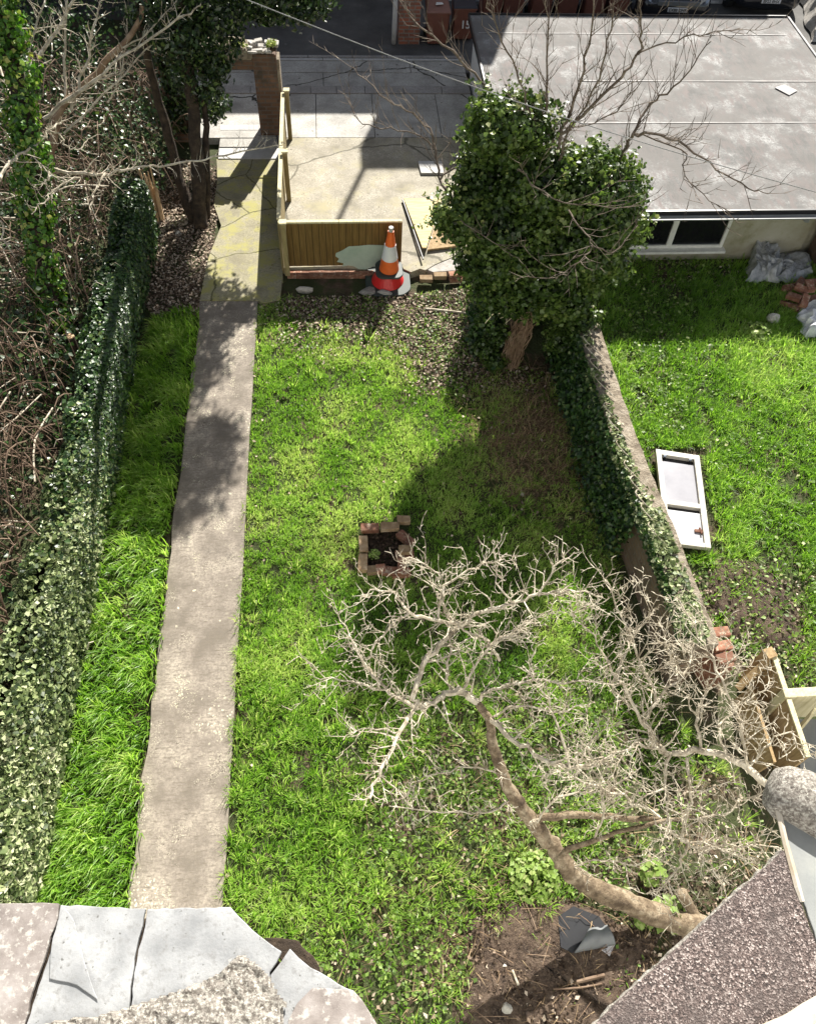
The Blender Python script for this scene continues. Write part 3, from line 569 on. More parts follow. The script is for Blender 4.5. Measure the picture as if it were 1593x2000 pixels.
for i, (u, v, rz, lb, z) in enumerate([(832, 541, -.05, 'yellowish brick at the left of the loose row beside the traffic cones', .1), (859, 535, .0, 'pale pink brick second in the loose row right of the traffic cones', .12), (889, 533, .12, 'upper brick of the pair in the loose row near the bushy tree', .13), (890, 541, .1, 'lower brick of the pair in the loose row near the bushy tree', .09), (913, 534, -.1, 'short whitish brick at the right end of the loose row by the bushy tree', .09)]):
    p = at(u, v, z); brick(('palebrick' if i in (0, 1, 4) else 'brick', .2 if i < 4 else .13, 5+i % 2), (p.x, p.y, z-.07), rz, lb, G)
# slabs of broken concrete
def rock(name, c, d, mat, label, cat, group=None, seed=1, rz=0, flat=.7):
    bm = bmesh.new(); bmesh.ops.create_icosphere(bm, subdivisions=2, radius=.5); r = random.Random(seed); off = [Vector((r.gauss(0, 1), r.gauss(0, 1), r.gauss(0, 1))).normalized() for _ in range(9)]
    for v in bm.verts:
        p = v.co.copy()
        for o_ in off:
            k = p.dot(o_)-.33
            if k > 0: p -= o_*k
        v.co = p
    me = bpy.data.meshes.new(name); bm.to_mesh(me); bm.free(); me.materials.append(mat); o = bpy.data.objects.new(name, me); COL.objects.link(o)
    o.location = (c[0], c[1], c[2]+d[2]*.25); o.scale = (d[0]*1.25, d[1]*1.25, d[2]*1.25); o.rotation_euler.z = rz; return tag(o, label, cat, group)
G = 'broken concrete pieces below the slab edge'
for i, (u, v, sx, sy, lb, rz) in enumerate([(718, 570, .26, .16, 'grey concrete lump on the soil just left of the traffic cone base', .2), (750, 572, .24, .14, 'pointed grey concrete lump directly in front of the traffic cone base', -.3), (595, 566, .28, .08, 'thin grey concrete sliver in the fence shade near the path', .1), (905, 512, .2, .26, 'upright whitish concrete shard left of the bushy tree', .5), (926, 520, .26, .18, 'flat grey concrete piece touching the bushy tree', .1)]):
    p = at(u, v, .02); rock('concrete_lump', (p.x, p.y, -.01 if i < 3 else .06), (sx, sy, .12), M['rubble'], lb, 'rubble', G, 10+i, rz)
p = at(858, 505, .08); q = MB(); q.prism([at(u, v, .1) for u, v in [(832, 492), (890, 488), (902, 508), (905, 526), (872, 528), (845, 530), (822, 520)]], -.02, .09); tag(q.build('broken_slab', M['rubble'], bevel=.01), 'dark grey broken concrete slab between the board and the loose brick row', 'slab')
# timber boards on the slab
z = .1
q = MB(); q.prism([at(u, v, z) for u, v in [(788, 392), (862, 392), (832, 492), (824, 492)]], [.13, .13, .17, .17], [.15, .15, .19, .19]); tag(q.build('plywood_board', M['plywood']), 'sunlit yellow tapering board lying on the concrete right of the traffic cones', 'board')
q = MB(); q.prism([at(u, v, z) for u, v in [(864, 394), (905, 398), (912, 470), (896, 484), (834, 492)]], .12, .15); tag(q.build('plank_board', M['oldwood']), 'brown weathered board overlapping the yellow board next to the bushy tree', 'board')
q = MB(); q.tube([at(786, 390, .13), at(826, 506, .16)], .014, 6); tag(q.build('iron_bar', M['blackplastic']), 'thin black bar along the left edge of the yellow board', 'bar')
q = MB(); q.prism([at(u, v, .12) for u, v in [(885, 300), (915, 300), (922, 390), (905, 392), (898, 345)]], .1, .15); tag(q.build('grey_board', M['felt_grey']), 'dark grey board lying between the white slab and the garage corner', 'board')
# stones in the beds
for i, (u, v, s, lb) in enumerate([(984, 1886, .075, 'white stone on bare soil right of the tufts of long grass'), (988, 1972, .12, 'largest white stone on the bare soil at the bottom of the garden'), (906, 1973, .05, 'small white pebble at the left edge of the bare soil'), (348, 455, .1, 'white flake of stone in leaf litter left of the mossy path'), (1386, 676, .1, 'pale stone in the sunny grass of the neighbouring garden'), (1020, 965, .06, 'tiny white scrap in the shaded lawn near the wall'), (1174, 1590, .05, 'white pebble among weeds under the apple branches')]):
    p = at(u, v, .02); rock('white_stone', (p.x, p.y, .0), (s, s*.8, s*.7), M['whitestone'], lb, 'stone', 'pale stones lying about', 20+i, i)
p = at(1512, 622, .06); rock('white_block', (p.x, p.y, .02), (.2, .16, .16), M['whitestone'], 'white block on the grass beside the white plastic sheet', 'block', None, 31)

# ------------------------------------------------------------------ traffic cones
def cone(name, loc, s, body, label, band=True, base=True, top=.055, hh=.75, br=.19, tilt=(0, 0)):
    t = thing(name, label, 'traffic cone', loc, 'stacked traffic cones'); t.rotation_euler = (tilt[0], tilt[1], 0)
    L = Vector(loc); rr = lambda z: br+(top-br)*(z-.04)/(hh-.04)
    def ring(nm, z0, z1, mat, off=0, n=28, close=False, ends=False):
        q = MB(); q.tube([(0, 0, z*s) for z in (z0, z1)], [(rr(z0)+off)*s, (rr(z1)+off)*s], n, cap=True); return q.build(nm, mat, t, local=True)
    ring('body', .04, hh, body)
    if band: ring('reflective_band', hh*.34, hh*.68, M['reflect'], .004)
    if base:
        q = MB(); n = 40; vs = []
        for i in range(n):
            a = 2*pi*i/n; k = 1/max(abs(cos(a)), abs(sin(a))) ; k = min(k, 1.17); vs.append((a, k))
        q.prism([(br*1.38*k*cos(a)*s, br*1.38*k*sin(a)*s) for a, k in vs], 0, .035*s); q.build('base', M['rubber'], t, local=True, bevel=.01)
    if band:
        q = MB(); q.tube([(0, 0, hh*s), (0, 0, (hh+.07)*s)], [top*.8*s, top*.8*s], 16); q.build('tip', M['slab'], t, local=True)
    return t
p = at(757, 549, .03)
cone('traffic_cone', (p.x, p.y, .02), 1.05, M['red'], 'red traffic cone at the bottom of the stack with a wide dark base', False, True, .16, .2, .24, (.05, -.04))
cone('traffic_cone', (p.x+.015, p.y+.0, .235), .98, M['orange'], 'orange traffic cone with white band stacked on the red one by the fence', True, True, .045, .74, .155, (.03, .02))
q = MB(); q.prism([at(u, v, .02) for u, v in [(758, 540), (775, 530), (784, 548), (792, 552), (778, 558), (765, 556)]], .04, .06); tag(q.build('white_sheet_scrap', M['whitestone']), 'white scrap of board beside the traffic cone base', 'scrap')

# ------------------------------------------------------------------ bins
def bin_(loc, label, lid, num=False, rz=0):
    t = thing('wheelie_bin', label, 'bin', loc, 'brown wheelie bins in the lane', rz); w, d, h = .46, .5, .66
    q = MB(); a, b = .40, .40; q.add([(-a/2, -b/2, .03), (a/2, -b/2, .03), (a/2, b/2, .03), (-a/2, b/2, .03), (-w/2, -d/2, h), (w/2, -d/2, h), (w/2, d/2, h), (-w/2, d/2, h)], [(0, 3, 2, 1), (4, 5, 6, 7), (0, 1, 5, 4), (1, 2, 6, 5), (2, 3, 7, 6), (3, 0, 4, 7)])
    q.build('body', M['bin'], t, local=True, bevel=.03)
    q = MB(); q.box((-w/2-.015, -d/2-.02, h-.03), (w/2+.015, d/2+.01, h+.002)); q.build('rim', M['bin'], t, local=True, bevel=.008)
    q = MB(); q.add([(-w/2-.02, -d/2-.035, h+.004), (w/2+.02, -d/2-.035, h+.004), (w/2+.02, d/2+.03, h+.004), (-w/2-.02, d/2+.03, h+.004), (-w/2, -d/2-.01, h+.035), (w/2, -d/2-.01, h+.035), (w/2-.02, d/2+.01, h+.085), (-w/2+.02, d/2+.01, h+.085)], [(0, 3, 2, 1), (4, 5, 6, 7), (0, 1, 5, 4), (1, 2, 6, 5), (2, 3, 7, 6), (3, 0, 4, 7)])
    q.build('lid', lid, t, local=True, bevel=.012)
    for s in (-1, 1): q = MB(); q.tube([(s*(w/2-.03), d/2-.02, .09), (s*(w/2+.02), d/2-.02, .09)], .085, 16); q.build('wheel', M['tyre'], t, local=True)
    q = MB(); q.tube([(-w/2+.03, d/2+.06, h+.0), (w/2-.03, d/2+.06, h+.0)], .015, 8); q.build('handle', M['bin'], t, local=True)
    if num:
        c = bpy.data.curves.new('n', 'FONT'); c.body = '15'; c.size = .21; c.extrude = .003; c.offset = .004; c.align_x = 'CENTER'; tmp = bpy.data.objects.new('n', c); COL.objects.link(tmp); bpy.context.view_layer.update()
        me = bpy.data.meshes.new_from_object(tmp.evaluated_get(bpy.context.evaluated_depsgraph_get())); bpy.data.objects.remove(tmp); me.materials.append(M['whitemark']); me.name = 'number'
        o = bpy.data.objects.new('number', me); COL.objects.link(o); o.parent = t; o.location = (.03, -d/2+.002, h*.42); o.rotation_euler = (rad(90)-.06, 0, 0)
    return t
a = at(853, 91, .08); b1 = bin_((a.x, a.y+.25, .08), 'brown wheelie bin nearest the brick pier with white sticker on its lid', M['binlid'])
a = at(903, 82, .08); bin_((a.x, a.y+.25, .08), 'brown wheelie bin with white number 15 and black lid beside the garage', M['bindark'], True)
q = MB(); q.prism([(-.06, -.1), (.1, -.07), (.08, .0), (-.04, .01)], .745, .752); q.build('sticker', M['whitemark'], b1, local=True)
for i, (u, lid, lb) in enumerate([(962, 'binlid', 'brown wheelie bin behind the garage roof, leftmost in the back row'), (1006, 'bindark', 'wheelie bin with dark lid second from left in the row behind the garage roof'), (1060, 'binlid', 'brown wheelie bin third from left in the row behind the garage roof'), (1112, 'binlid', 'brown wheelie bin fourth from left in the row behind the garage roof'), (1165, 'binlid', 'brown wheelie bin fifth from left in the row behind the garage roof'), (1212, 'binlid', 'brown wheelie bin at the right end of the row by the black car')]):
    a = at(u, -8, .6); bin_((a.x, a.y+.2, .08), lb, M[lid], rz=rg.uniform(-.08, .08))

# ------------------------------------------------------------------ parked cars (only their noses are in the picture)
def car(loc, rz, label, reg):
    t = thing('parked_car', label, 'car', loc, 'black cars parked in the lane', rz)
    def loft(st, nseg=24, pw=3.2):
        q = MB(); n = nseg
        for y, z0, z1, hw in st:
            for j in range(n):
                a = 2*pi*j/n; c, s = cos(a), sin(a); x = hw*math.copysign(abs(c)**(2/pw), c); z = (z0+z1)/2+(z1-z0)/2*math.copysign(abs(s)**(2/pw), s); q.v.append((x, y, z))
        k = len(st); q.f = [(i*n+j, i*n+(j+1) % n, (i+1)*n+(j+1) % n, (i+1)*n+j) for i in range(k-1) for j in range(n)]+[tuple(range(n-1, -1, -1)), tuple((k-1)*n+j for j in range(n))]; return q
    loft([(0, .22, .5, .55), (.05, .17, .56, .68), (.2, .14, .62, .76), (.6, .14, .70, .8), (1.1, .14, .76, .81), (2, .14, .8, .82), (3, .14, .8, .81), (3.4, .16, .76, .76), (3.5, .25, .6, .65)]).build('body', M['carpaint'], t, True, local=True)
    loft([(.95, .72, .78, .66), (1.45, .72, 1.15, .62), (1.8, .72, 1.26, .6), (2.6, .72, 1.26, .6), (3.1, .72, 1.05, .62), (3.35, .72, .8, .66)], pw=4).build('cabin', M['glass'], t, True, local=True)
    q = MB(); q.box((-.45, -.012, .44), (.45, .06, .53)); q.build('grille', M['felt_grey'], t, local=True, bevel=.01)
    for s in (-1, 1):
        q = MB(); q.add([(s*.46, .0, .45), (s*.46, .0, .56), (s*.70, .14, .58), (s*.64, .05, .5), (s*.46, .12, .45), (s*.46, .12, .56), (s*.70, .22, .58), (s*.64, .15, .5)], [(0, 1, 2, 3), (4, 7, 6, 5), (0, 3, 7, 4), (1, 0, 4, 5), (2, 1, 5, 6), (3, 2, 6, 7)]); q.build('headlight', M['chrome'], t, local=True)
        for y in (.6, 2.75):
            q = MB(); q.tube([(s*.66, y, .27), (s*.80, y, .27)], .27, 24); w = q.build('wheel', M['tyre'], t, local=True); q = MB(); q.tube([(s*.795, y, .27), (s*.812, y, .27)], .16, 16); h_ = q.build('rim', M['chrome'], t, local=True); h_.parent = w
    q = MB(); q.box((-.215, -.035, .33), (.215, -.012, .42)); pl = q.build('number_plate', M['plate'], t, local=True, bevel=.006)
    c = bpy.data.curves.new('n', 'FONT'); c.body = reg; c.size = .085; c.extrude = .002; c.offset = .0015; c.align_x = 'CENTER'; tmp = bpy.data.objects.new('n', c); COL.objects.link(tmp); bpy.context.view_layer.update()
    me = bpy.data.meshes.new_from_object(tmp.evaluated_get(bpy.context.evaluated_depsgraph_get())); bpy.data.objects.remove(tmp); me.materials.append(M['ink']); me.name = 'lettering'
    o = bpy.data.objects.new('lettering', me); COL.objects.link(o); o.parent = pl; o.location = (0, -.037, .345); o.rotation_euler = (rad(90), 0, 0)
    return t
a = at(1323, 19, .08+.375); car((a.x, a.y+.03, .08), -.05, 'black parked car with white number plate, nearer the bins', 'EX88 DHR')
a = at(1506, 2, .08+.375); car((a.x, a.y+.03, .08), -.05, 'black parked car farther right beside the grey tarpaulin', 'BF22 EHX')

# ------------------------------------------------------------------ sheets and bags
def crumple(name, px, z, hgt, mat, label, cat, seed=1, n=26, parent=None):
    P = [at(u, v, z) for u, v in px]; q = MB(); r = random.Random(seed)      # px: 4 corners TL TR BR BL
    for j in range(n+1):
        for i in range(n+1):
            s, t_ = i/n, j/n; p = P[0]*(1-s)*(1-t_)+P[1]*s*(1-t_)+P[2]*s*t_+P[3]*(1-s)*t_
            e = min(1, 6*min(s, 1-s, t_, 1-t_)+.1)
            a = float(vn(s*3+t_*2, t_*2-s, 1.3, seed)); b = float(vn(s*8-t_*5, t_*9+s*3, 1., seed+2)); rd = abs(a-.5)*2; h = hgt*e*(.25+.9*(1-rd)*a+.35*abs(b-.5))
            q.v.append((p.x+.12*(b-.5), p.y+.14*(a-.5), z+h))
    q.f = [(j*(n+1)+i, (j+1)*(n+1)+i, (j+1)*(n+1)+i+1, j*(n+1)+i+1) for j in range(n) for i in range(n)]
    o = q.build(name, mat); m_ = o.modifiers.new('s', 'SOLIDIFY'); m_.thickness = .004; return tag(o, label, cat)
crumple('plastic_sheet', [(1462, 482), (1508, 498), (1520, 555), (1452, 550)], .02, .38, M['sheet'], 'crumpled clear plastic sheet standing against the garage wall', 'plastic sheet', 3)
crumple('plastic_sheet', [(1505, 495), (1580, 505), (1582, 545), (1515, 552)], .02, .22, M['sheet'], 'crumpled clear plastic sheet trailing towards the brick pile', 'plastic sheet', 9)
crumple('white_plastic_sheet', [(1556, 605), (1640, 600), (1640, 665), (1566, 660)], .02, .34, M['whitesheet'], 'shiny whitish plastic sheet bundled beside the brick pile', 'plastic sheet', 5)
crumple('tarpaulin', [(1555, -25), (1640, -20), (1660, 90), (1582, 85)], .08, .5, M['rubble'], 'grey crumpled tarpaulin on the ground beyond the garage roof corner', 'tarpaulin', 6)
G = 'bricks in the heap by the garage'; r = random.Random(8)
posd = ['topmost upright', 'left tilted', 'centre flat', 'right edge', 'rear left', 'front left', 'front centre', 'rear right', 'middle tilted', 'lowest front', 'rear centre', 'front right']
bp = [(1583, 556, .28, 1.5), (1553, 578, .2, -.9), (1568, 562, .24, -.8), (1590, 580, .18, .3), (1542, 560, .12, .4), (1540, 592, .08, -.7), (1560, 597, .09, .5), (1590, 548, .14, .1), (1572, 584, .22, 1.1), (1575, 605, .06, -.3), (1562, 550, .15, .8), (1588, 600, .1, 1.2)]
for (u, v, z, rz), d_ in zip(bp, posd):
    p = at(u, v, z); brick(('brick', .225, r.choice((3, 4))), (p.x, p.y, z-.06), rz, '%s brick of the dark red heap near the garage end' % d_, G, tilt=(r.uniform(-.4, .4), r.uniform(-.3, .3)))

# ------------------------------------------------------------------ old door lying in the neighbouring grass
def door():
    C = [at(u, v, .1) for u, v in [(1279, 879), (1364, 892), (1387, 1073), (1299, 1062)]]
    t = thing('old_door', 'cream framed half glazed door lying flat in the grass by the boundary wall', 'door', (C[0].x, C[0].y, .05))
    f = lambda s, k: C[0]*(1-s)*(1-k)+C[1]*s*(1-k)+C[2]*s*k+C[3]*(1-s)*k
    def bar(q, s0, s1, k0, k1, z0, z1): q.prism([f(s0, k0), f(s1, k0), f(s1, k1), f(s0, k1)], z0, z1)
    q = MB(); bar(q, 0, .12, 0, 1, .06, .13); bar(q, .87, 1, 0, 1, .06, .13); bar(q, .12, .87, 0, .055, .06, .128); bar(q, .12, .87, .955, 1, .06, .128); bar(q, .12, .87, .55, .6, .06, .126); q.build('frame', M['frame'], t, bevel=.006)
    q = MB(); bar(q, .12, .87, .105, .55, .062, .085); q.build('pane', M['pane'], t)
    q = MB(); bar(q, .12, .87, .64, .955, .062, .092); q.build('panel', M['doorwhite'], t)
    q = MB(); bar(q, .12, .87, .055, .105, .062, .068); bar(q, .12, .87, .6, .64, .062, .068); q.build('gap', M['blackplastic'], t)  # slots beside pane and panel, their shadow put in as black strips
    q = MB(); p = f(.78, .83); q.cbox((p.x, p.y, .105), (.10, .04, .02), -.2); q.tube([(p.x+.03, p.y+.05, .1), (p.x+.02, p.y-.05, .12)], .012, 8); q.build('handle', M['brick'], t)
    for s in (.2, .78): q = MB(); p = f(s, .06); q.cbox((p.x, p.y, .11), (.035, .03, .03)); q.build('hinge', M['chrome'], t)
door()

# ------------------------------------------------------------------ timber boards at the bottom right
def boards():
    A, B = at(1508, 1285, .66), at(1570, 1470, .66)
    t = thing('timber_board_fence', 'brown timber boards standing on edge beside the grey patio, right edge of the garden', 'fence', (A.x, A.y, 0))
    d = (B-A).normalized(); s = Vector((d.y, -d.x, 0)) * -1
    def plank(nm, off, z0, z1, L0, L1, mat, th=.03, lean=0):
        a = A+d*L0+s*off; b = A+d*L1+s*off; q = MB(); q.add([(a.x-s.x*lean, a.y-s.y*lean, z0), (b.x-s.x*lean, b.y-s.y*lean, z0), (b.x, b.y, z1), (a.x, a.y, z1), (a.x+s.x*th-s.x*lean, a.y+s.y*th-s.y*lean, z0), (b.x+s.x*th-s.x*lean, b.y+s.y*th-s.y*lean, z0), (b.x+s.x*th, b.y+s.y*th, z1), (a.x+s.x*th, a.y+s.y*th, z1)], [(0, 1, 2, 3), (4, 7, 6, 5), (0, 4, 5, 1), (3, 2, 6, 7), (0, 3, 7, 4), (1, 5, 6, 2)]); return q.build(nm, mat, t)
    L = (B-A).length+.05
    plank('board', 0, .32, .66, 0, L, M['oldwood'], lean=.0); plank('board', -.0, -.05, .31, 0, L, M['oldwood'])
    plank('board', -.2, .0, .4, .2, L-.05, M['oldwood'], lean=.05)
    plank('capping', -.01, .662, .685, -.02, L, M['railwood'], .05)
    q = MB(); p = at(1490, 1275, .97); q.cbox((A.x-.03, A.y+.04, .35), (.11, .11, .72), .3); q.build('post', M['oldwood'], t)
    a, b = at(1500, 1290, .62), at(1440, 1345, .35); q = MB(); q.tube([a, b], .05, 4); q.build('brace', M['oldwood'], t)
    C, D = at(1530, 1352, .7), at(1660, 1356, .7); t2 = thing('timber_edging', 'pale sunlit timber sleeper edging the grey patio', 'edging', (C.x, C.y, 0))
    q = MB(); q.box((C.x, C.y-.06, .1), (D.x, C.y+.04, .7)); q.build('sleeper', M['railwood'], t2, bevel=.008)
    q = MB(); q.tube([at(1593, 1385, .62), at(1555, 1430, .4)], .025, 4); q.build('strut', M['railwood'], t2)
    q = MB(); q.prism([at(u, v, .03) for u, v in [(1545, 1405), (1700, 1405), (1700, 1700), (1600, 1700)]], -.05, .03); tag(q.build('patio', M['lead']), kind='structure')
boards()

# ------------------------------------------------------------------ small roofs below the window
def ragged(px, amp=1.6):
    r = random.Random(len(px)*7); out = []
    for (a, b), (c, d) in zip(px, px[1:]+px[:1]):
        n = max(1, int(math.hypot(c-a, d-b)/16)); out += [(a+(c-a)*i/n+(r.uniform(-amp, amp) if i else 0), b+(d-b)*i/n+(r.uniform(-amp, amp) if i else 0)) for i in range(n)]
    return out
def slates():
    t = thing('slate_bay_roof', 'grey slate covered bay roof directly below at the lower left', 'roof', (-1, .3, 4.9)); z = 5.
    def poly(nm, px, z0, th, mat, bev=.003): px = ragged(px); q = MB(); q.prism([at(u, v, z0) for u, v in px], z0-th, z0); return q.build(nm, mat, t, bevel=bev)
    poly('slate', [(-160, 1762), (115, 1765), (112, 1795), (98, 1830), (84, 1880), (62, 1940), (48, 2000), (0, 2330), (-200, 2330)], 5.0, .02, M['lichenslate'])
    poly('slate', [(118, 1768), (284, 1775), (278, 1810), (266, 1855), (258, 1910), (252, 1968), (240, 2330), (20, 2330), (52, 2000), (70, 1945), (92, 1880), (105, 1840)], 4.995, .02, M['slate'])
    poly('slate', [(288, 1776), (450, 1772), (466, 1790), (492, 1816), (520, 1838), (550, 1859), (540, 1880), (526, 1900), (560, 2330), (244, 2330), (256, 1965), (262, 1900), (270, 1855), (283, 1810)], 4.998, .02, M['slate'])
    poly('slate', [(566, 1853), (584, 1872), (606, 1890), (626, 1900), (660, 1922), (692, 1936), (660, 1960), (600, 2330), (530, 2330), (528, 1905), (548, 1880)], 4.99, .02, M['slate'])
    poly('slate', [(610, 1930), (650, 1932), (692, 1937), (708, 1955), (722, 1978), (738, 2004), (800, 2330), (560, 2330), (562, 1995), (580, 1960)], 5.012, .018, M['lichenslate'])
    poly('slate', [(125, 1772), (145, 1800), (165, 1880), (192, 1955), (150, 1925), (96, 1912), (100, 1850), (112, 1800)], 5.003, .005, M['slate'])
    # mortar patch with a rough top
    px = [(48, 2010), (120, 1990), (190, 1982), (250, 1966), (310, 1945), (370, 1925), (425, 1900), (452, 1878), (472, 1859), (500, 1878), (528, 1905), (548, 1940), (562, 1960), (556, 1990), (552, 2330), (30, 2330)]
    us = np.linspace(30, 566, 90); vs_ = np.linspace(1855, 2330, 80); q = MB(); idx = {}
    U, Vv = np.meshgrid(us, vs_); ins = inpoly(U.ravel(), Vv.ravel(), px).reshape(U.shape)
    for j in range(len(vs_)):
        for i in range(len(us)):
            if ins[j, i]:
                p = at(U[j, i], Vv[j, i], 5.0); idx[(i, j)] = len(q.v); e = all(0 <= j+b < len(vs_) and 0 <= i+a < len(us) and ins[j+b, i+a] for a, b in ((1, 0), (-1, 0), (0, 1), (0, -1)))
                q.v.append((p.x, p.y, 5.004+(.012+.022*float(vn(p.x, p.y, 40, 2))+.02*float(vn(p.x, p.y, 15, 3)) if e else 0)))
    q.f = [(idx[(i, j)], idx[(i, j+1)], idx[(i+1, j+1)], idx[(i+1, j)]) for (i, j) in idx if (i+1, j) in idx and (i, j+1) in idx and (i+1, j+1) in idx]
    q.build('mortar', M['mortar'], t)
    poly('gutter', [(515, 1832), (545, 1832), (583, 1838), (590, 1850), (612, 1868), (630, 1905), (640, 1930), (600, 1920), (560, 1890)], 4.93, .05, M['darkbark'])
    poly('deck', [(-160, 1790), (440, 1796), (520, 1860), (620, 1925), (700, 1975), (720, 2330), (-160, 2330)], 4.965, .12, M['darkbark'])
    q = MB(); q.box((-1.9, -.36, 4.2), (-.1, .12, 4.84)); q.build('bracket', M['whitewall'], t)
slates()
def felt_roof():
    t = thing('felt_dormer_roof', 'brown mineral felt roof with lead side and rounded ridge at the lower right', 'roof', (1.4, .3, 4.9))
    E = [(1150, 2015), (1200, 1962), (1262, 1905), (1300, 1872), (1370, 1808), (1440, 1742), (1500, 1690), (1531, 1660)]
    def seg(nm, px, z0, th, mat, bev=.004): px = ragged(px, 1.2); q = MB(); q.prism([at(u, v, z0) for u, v in px], z0-th, z0); return q.build(nm, mat, t, bevel=bev)
    f = MB(); top = E+[(1548, 1712), (1568, 1772), (1600, 1862), (1625, 1940), (1750, 2330), (860, 2330)]
    seg('felt', top, 5.0, .05, M['mineral'])
    r = random.Random(4); e2 = []
    for (u0, v0), (u1, v1) in zip(E[:-1], E[1:]):
        for k in range(7): s = k/7; e2.append((u0+(u1-u0)*s+r.uniform(-2.5, 1.5), v0+(v1-v0)*s-4+r.uniform(-3, 2)))
    seg('lichen_edge', e2+[(u+4, v+5) for u, v in reversed(E)], 4.99, .04, M['mortar'])
    seg('lead', [(1517, 1582), (1610, 1618), (1720, 1960), (1605, 1868), (1578, 1790), (1552, 1712)], 4.985, .02, M['lead'])
    q = MB(); q.tube([at(1519, 1583, 5.0), at(1534, 1650, 5.0), at(1557, 1735, 5.), at(1566, 1762, 5.)], [.012, .013, .014, .01], 6); q.build('timber_edge', M['trim'], t)
    q = MB(); pts = [at(u, v, 4.98) for u, v in ((1505, 1537), (1525, 1546), (1560, 1560), (1620, 1592), (1720, 1650))]; n = 22
    q.tube(pts, [.085, .112, .125, .13, .13], n); ro = q.build('ridge', M['mortar'], t, smooth=True)
    seg('trim', [(1484, 2005), (1530, 1985), (1600, 1943), (1700, 1900), (1750, 2330), (1480, 2330)], 5.03, .03, M['trim'])
    q = MB(); q.box((1.15, -.36, 4.2), (2.2, .02, 4.9)); q.build('bracket', M['whitewall'], t)
felt_roof()

# ------------------------------------------------------------------ rubbish on the bare soil
q = MB(); q.prism([at(u, v, .06) for u, v in [(1090, 1790), (1120, 1770), (1170, 1790), (1185, 1812), (1150, 1830), (1118, 1862), (1095, 1850)]], .03, .05); tag(q.build('black_membrane', M['felt_black']), 'black sheet of roofing membrane on the soil beneath the apple trunk', 'sheet')
def curl(px, z, mat, name, label):
    P = [at(u, v, z) for u, v in px]; q = MB(); n = 14
    for i in range(n+1):
        for j in range(9):
            s, k = i/n, j/8; p = P[0]*(1-s)*(1-k)+P[1]*s*(1-k)+P[2]*s*k+P[3]*(1-s)*k; q.v.append((p.x, p.y, z+.07*sin(pi*k)*(1-.3*s)+.02*sin(s*7)))
    q.f = [(i*9+j, (i+1)*9+j, (i+1)*9+j+1, i*9+j+1) for i in range(n) for j in range(8)]; o = q.build(name, mat, smooth=True); o.modifiers.new('s', 'SOLIDIFY').thickness = .006; tag(o, label, 'sheet')
curl([(1150, 1815), (1185, 1808), (1201, 1845), (1120, 1862)], .05, M['felt_grey'], 'grey_membrane', 'grey curled strip of membrane next to the black sheet on the soil')
q = MB(); q.prism([at(u, v, .03) for u, v in [(1168, 1852), (1200, 1846), (1190, 1868)]], .02, .035); tag(q.build('white_card', M['doorwhite']), 'small white card peeking from under the grey membrane', 'card')
for i, (pts, r0, lb) in enumerate([([(1080, 1932), (1130, 1930), (1175, 1922)], .010, 'long thin brown stick on the bare soil'), ([(1000, 1895), (1012, 1925)], .012, 'short pale stick near the white stone on the soil'), ([(1125, 1918), (1180, 1905)], .022, 'stout broken branch lying on the bare soil'), ([(830, 603), (880, 608), (945, 616)], .022, 'pale straight stick lying on leaf litter beside the bushy tree')]):
    q = MB(); pp = smooth([at(u, v, .04) for u, v in pts], 3); q.tube(pp, [r0*rg.uniform(.8, 1.1) for _ in pp], 6); tag(q.build('stick', M['twig'] if i in (1, 3) else M['bramble']), lb, 'stick')

# overhead wire
q = MB(); A, B = at(455, -12, 5.2), at(1640, 388, 4.2); q.tube([A+(B-A)*(i/12)-Vector((0, 0, .10*sin(pi*i/12))) for i in range(13)], .004, 6); tag(q.build('overhead_wire', M['wire']), 'thin overhead wire crossing from the evergreen to above the garage roof', 'wire')

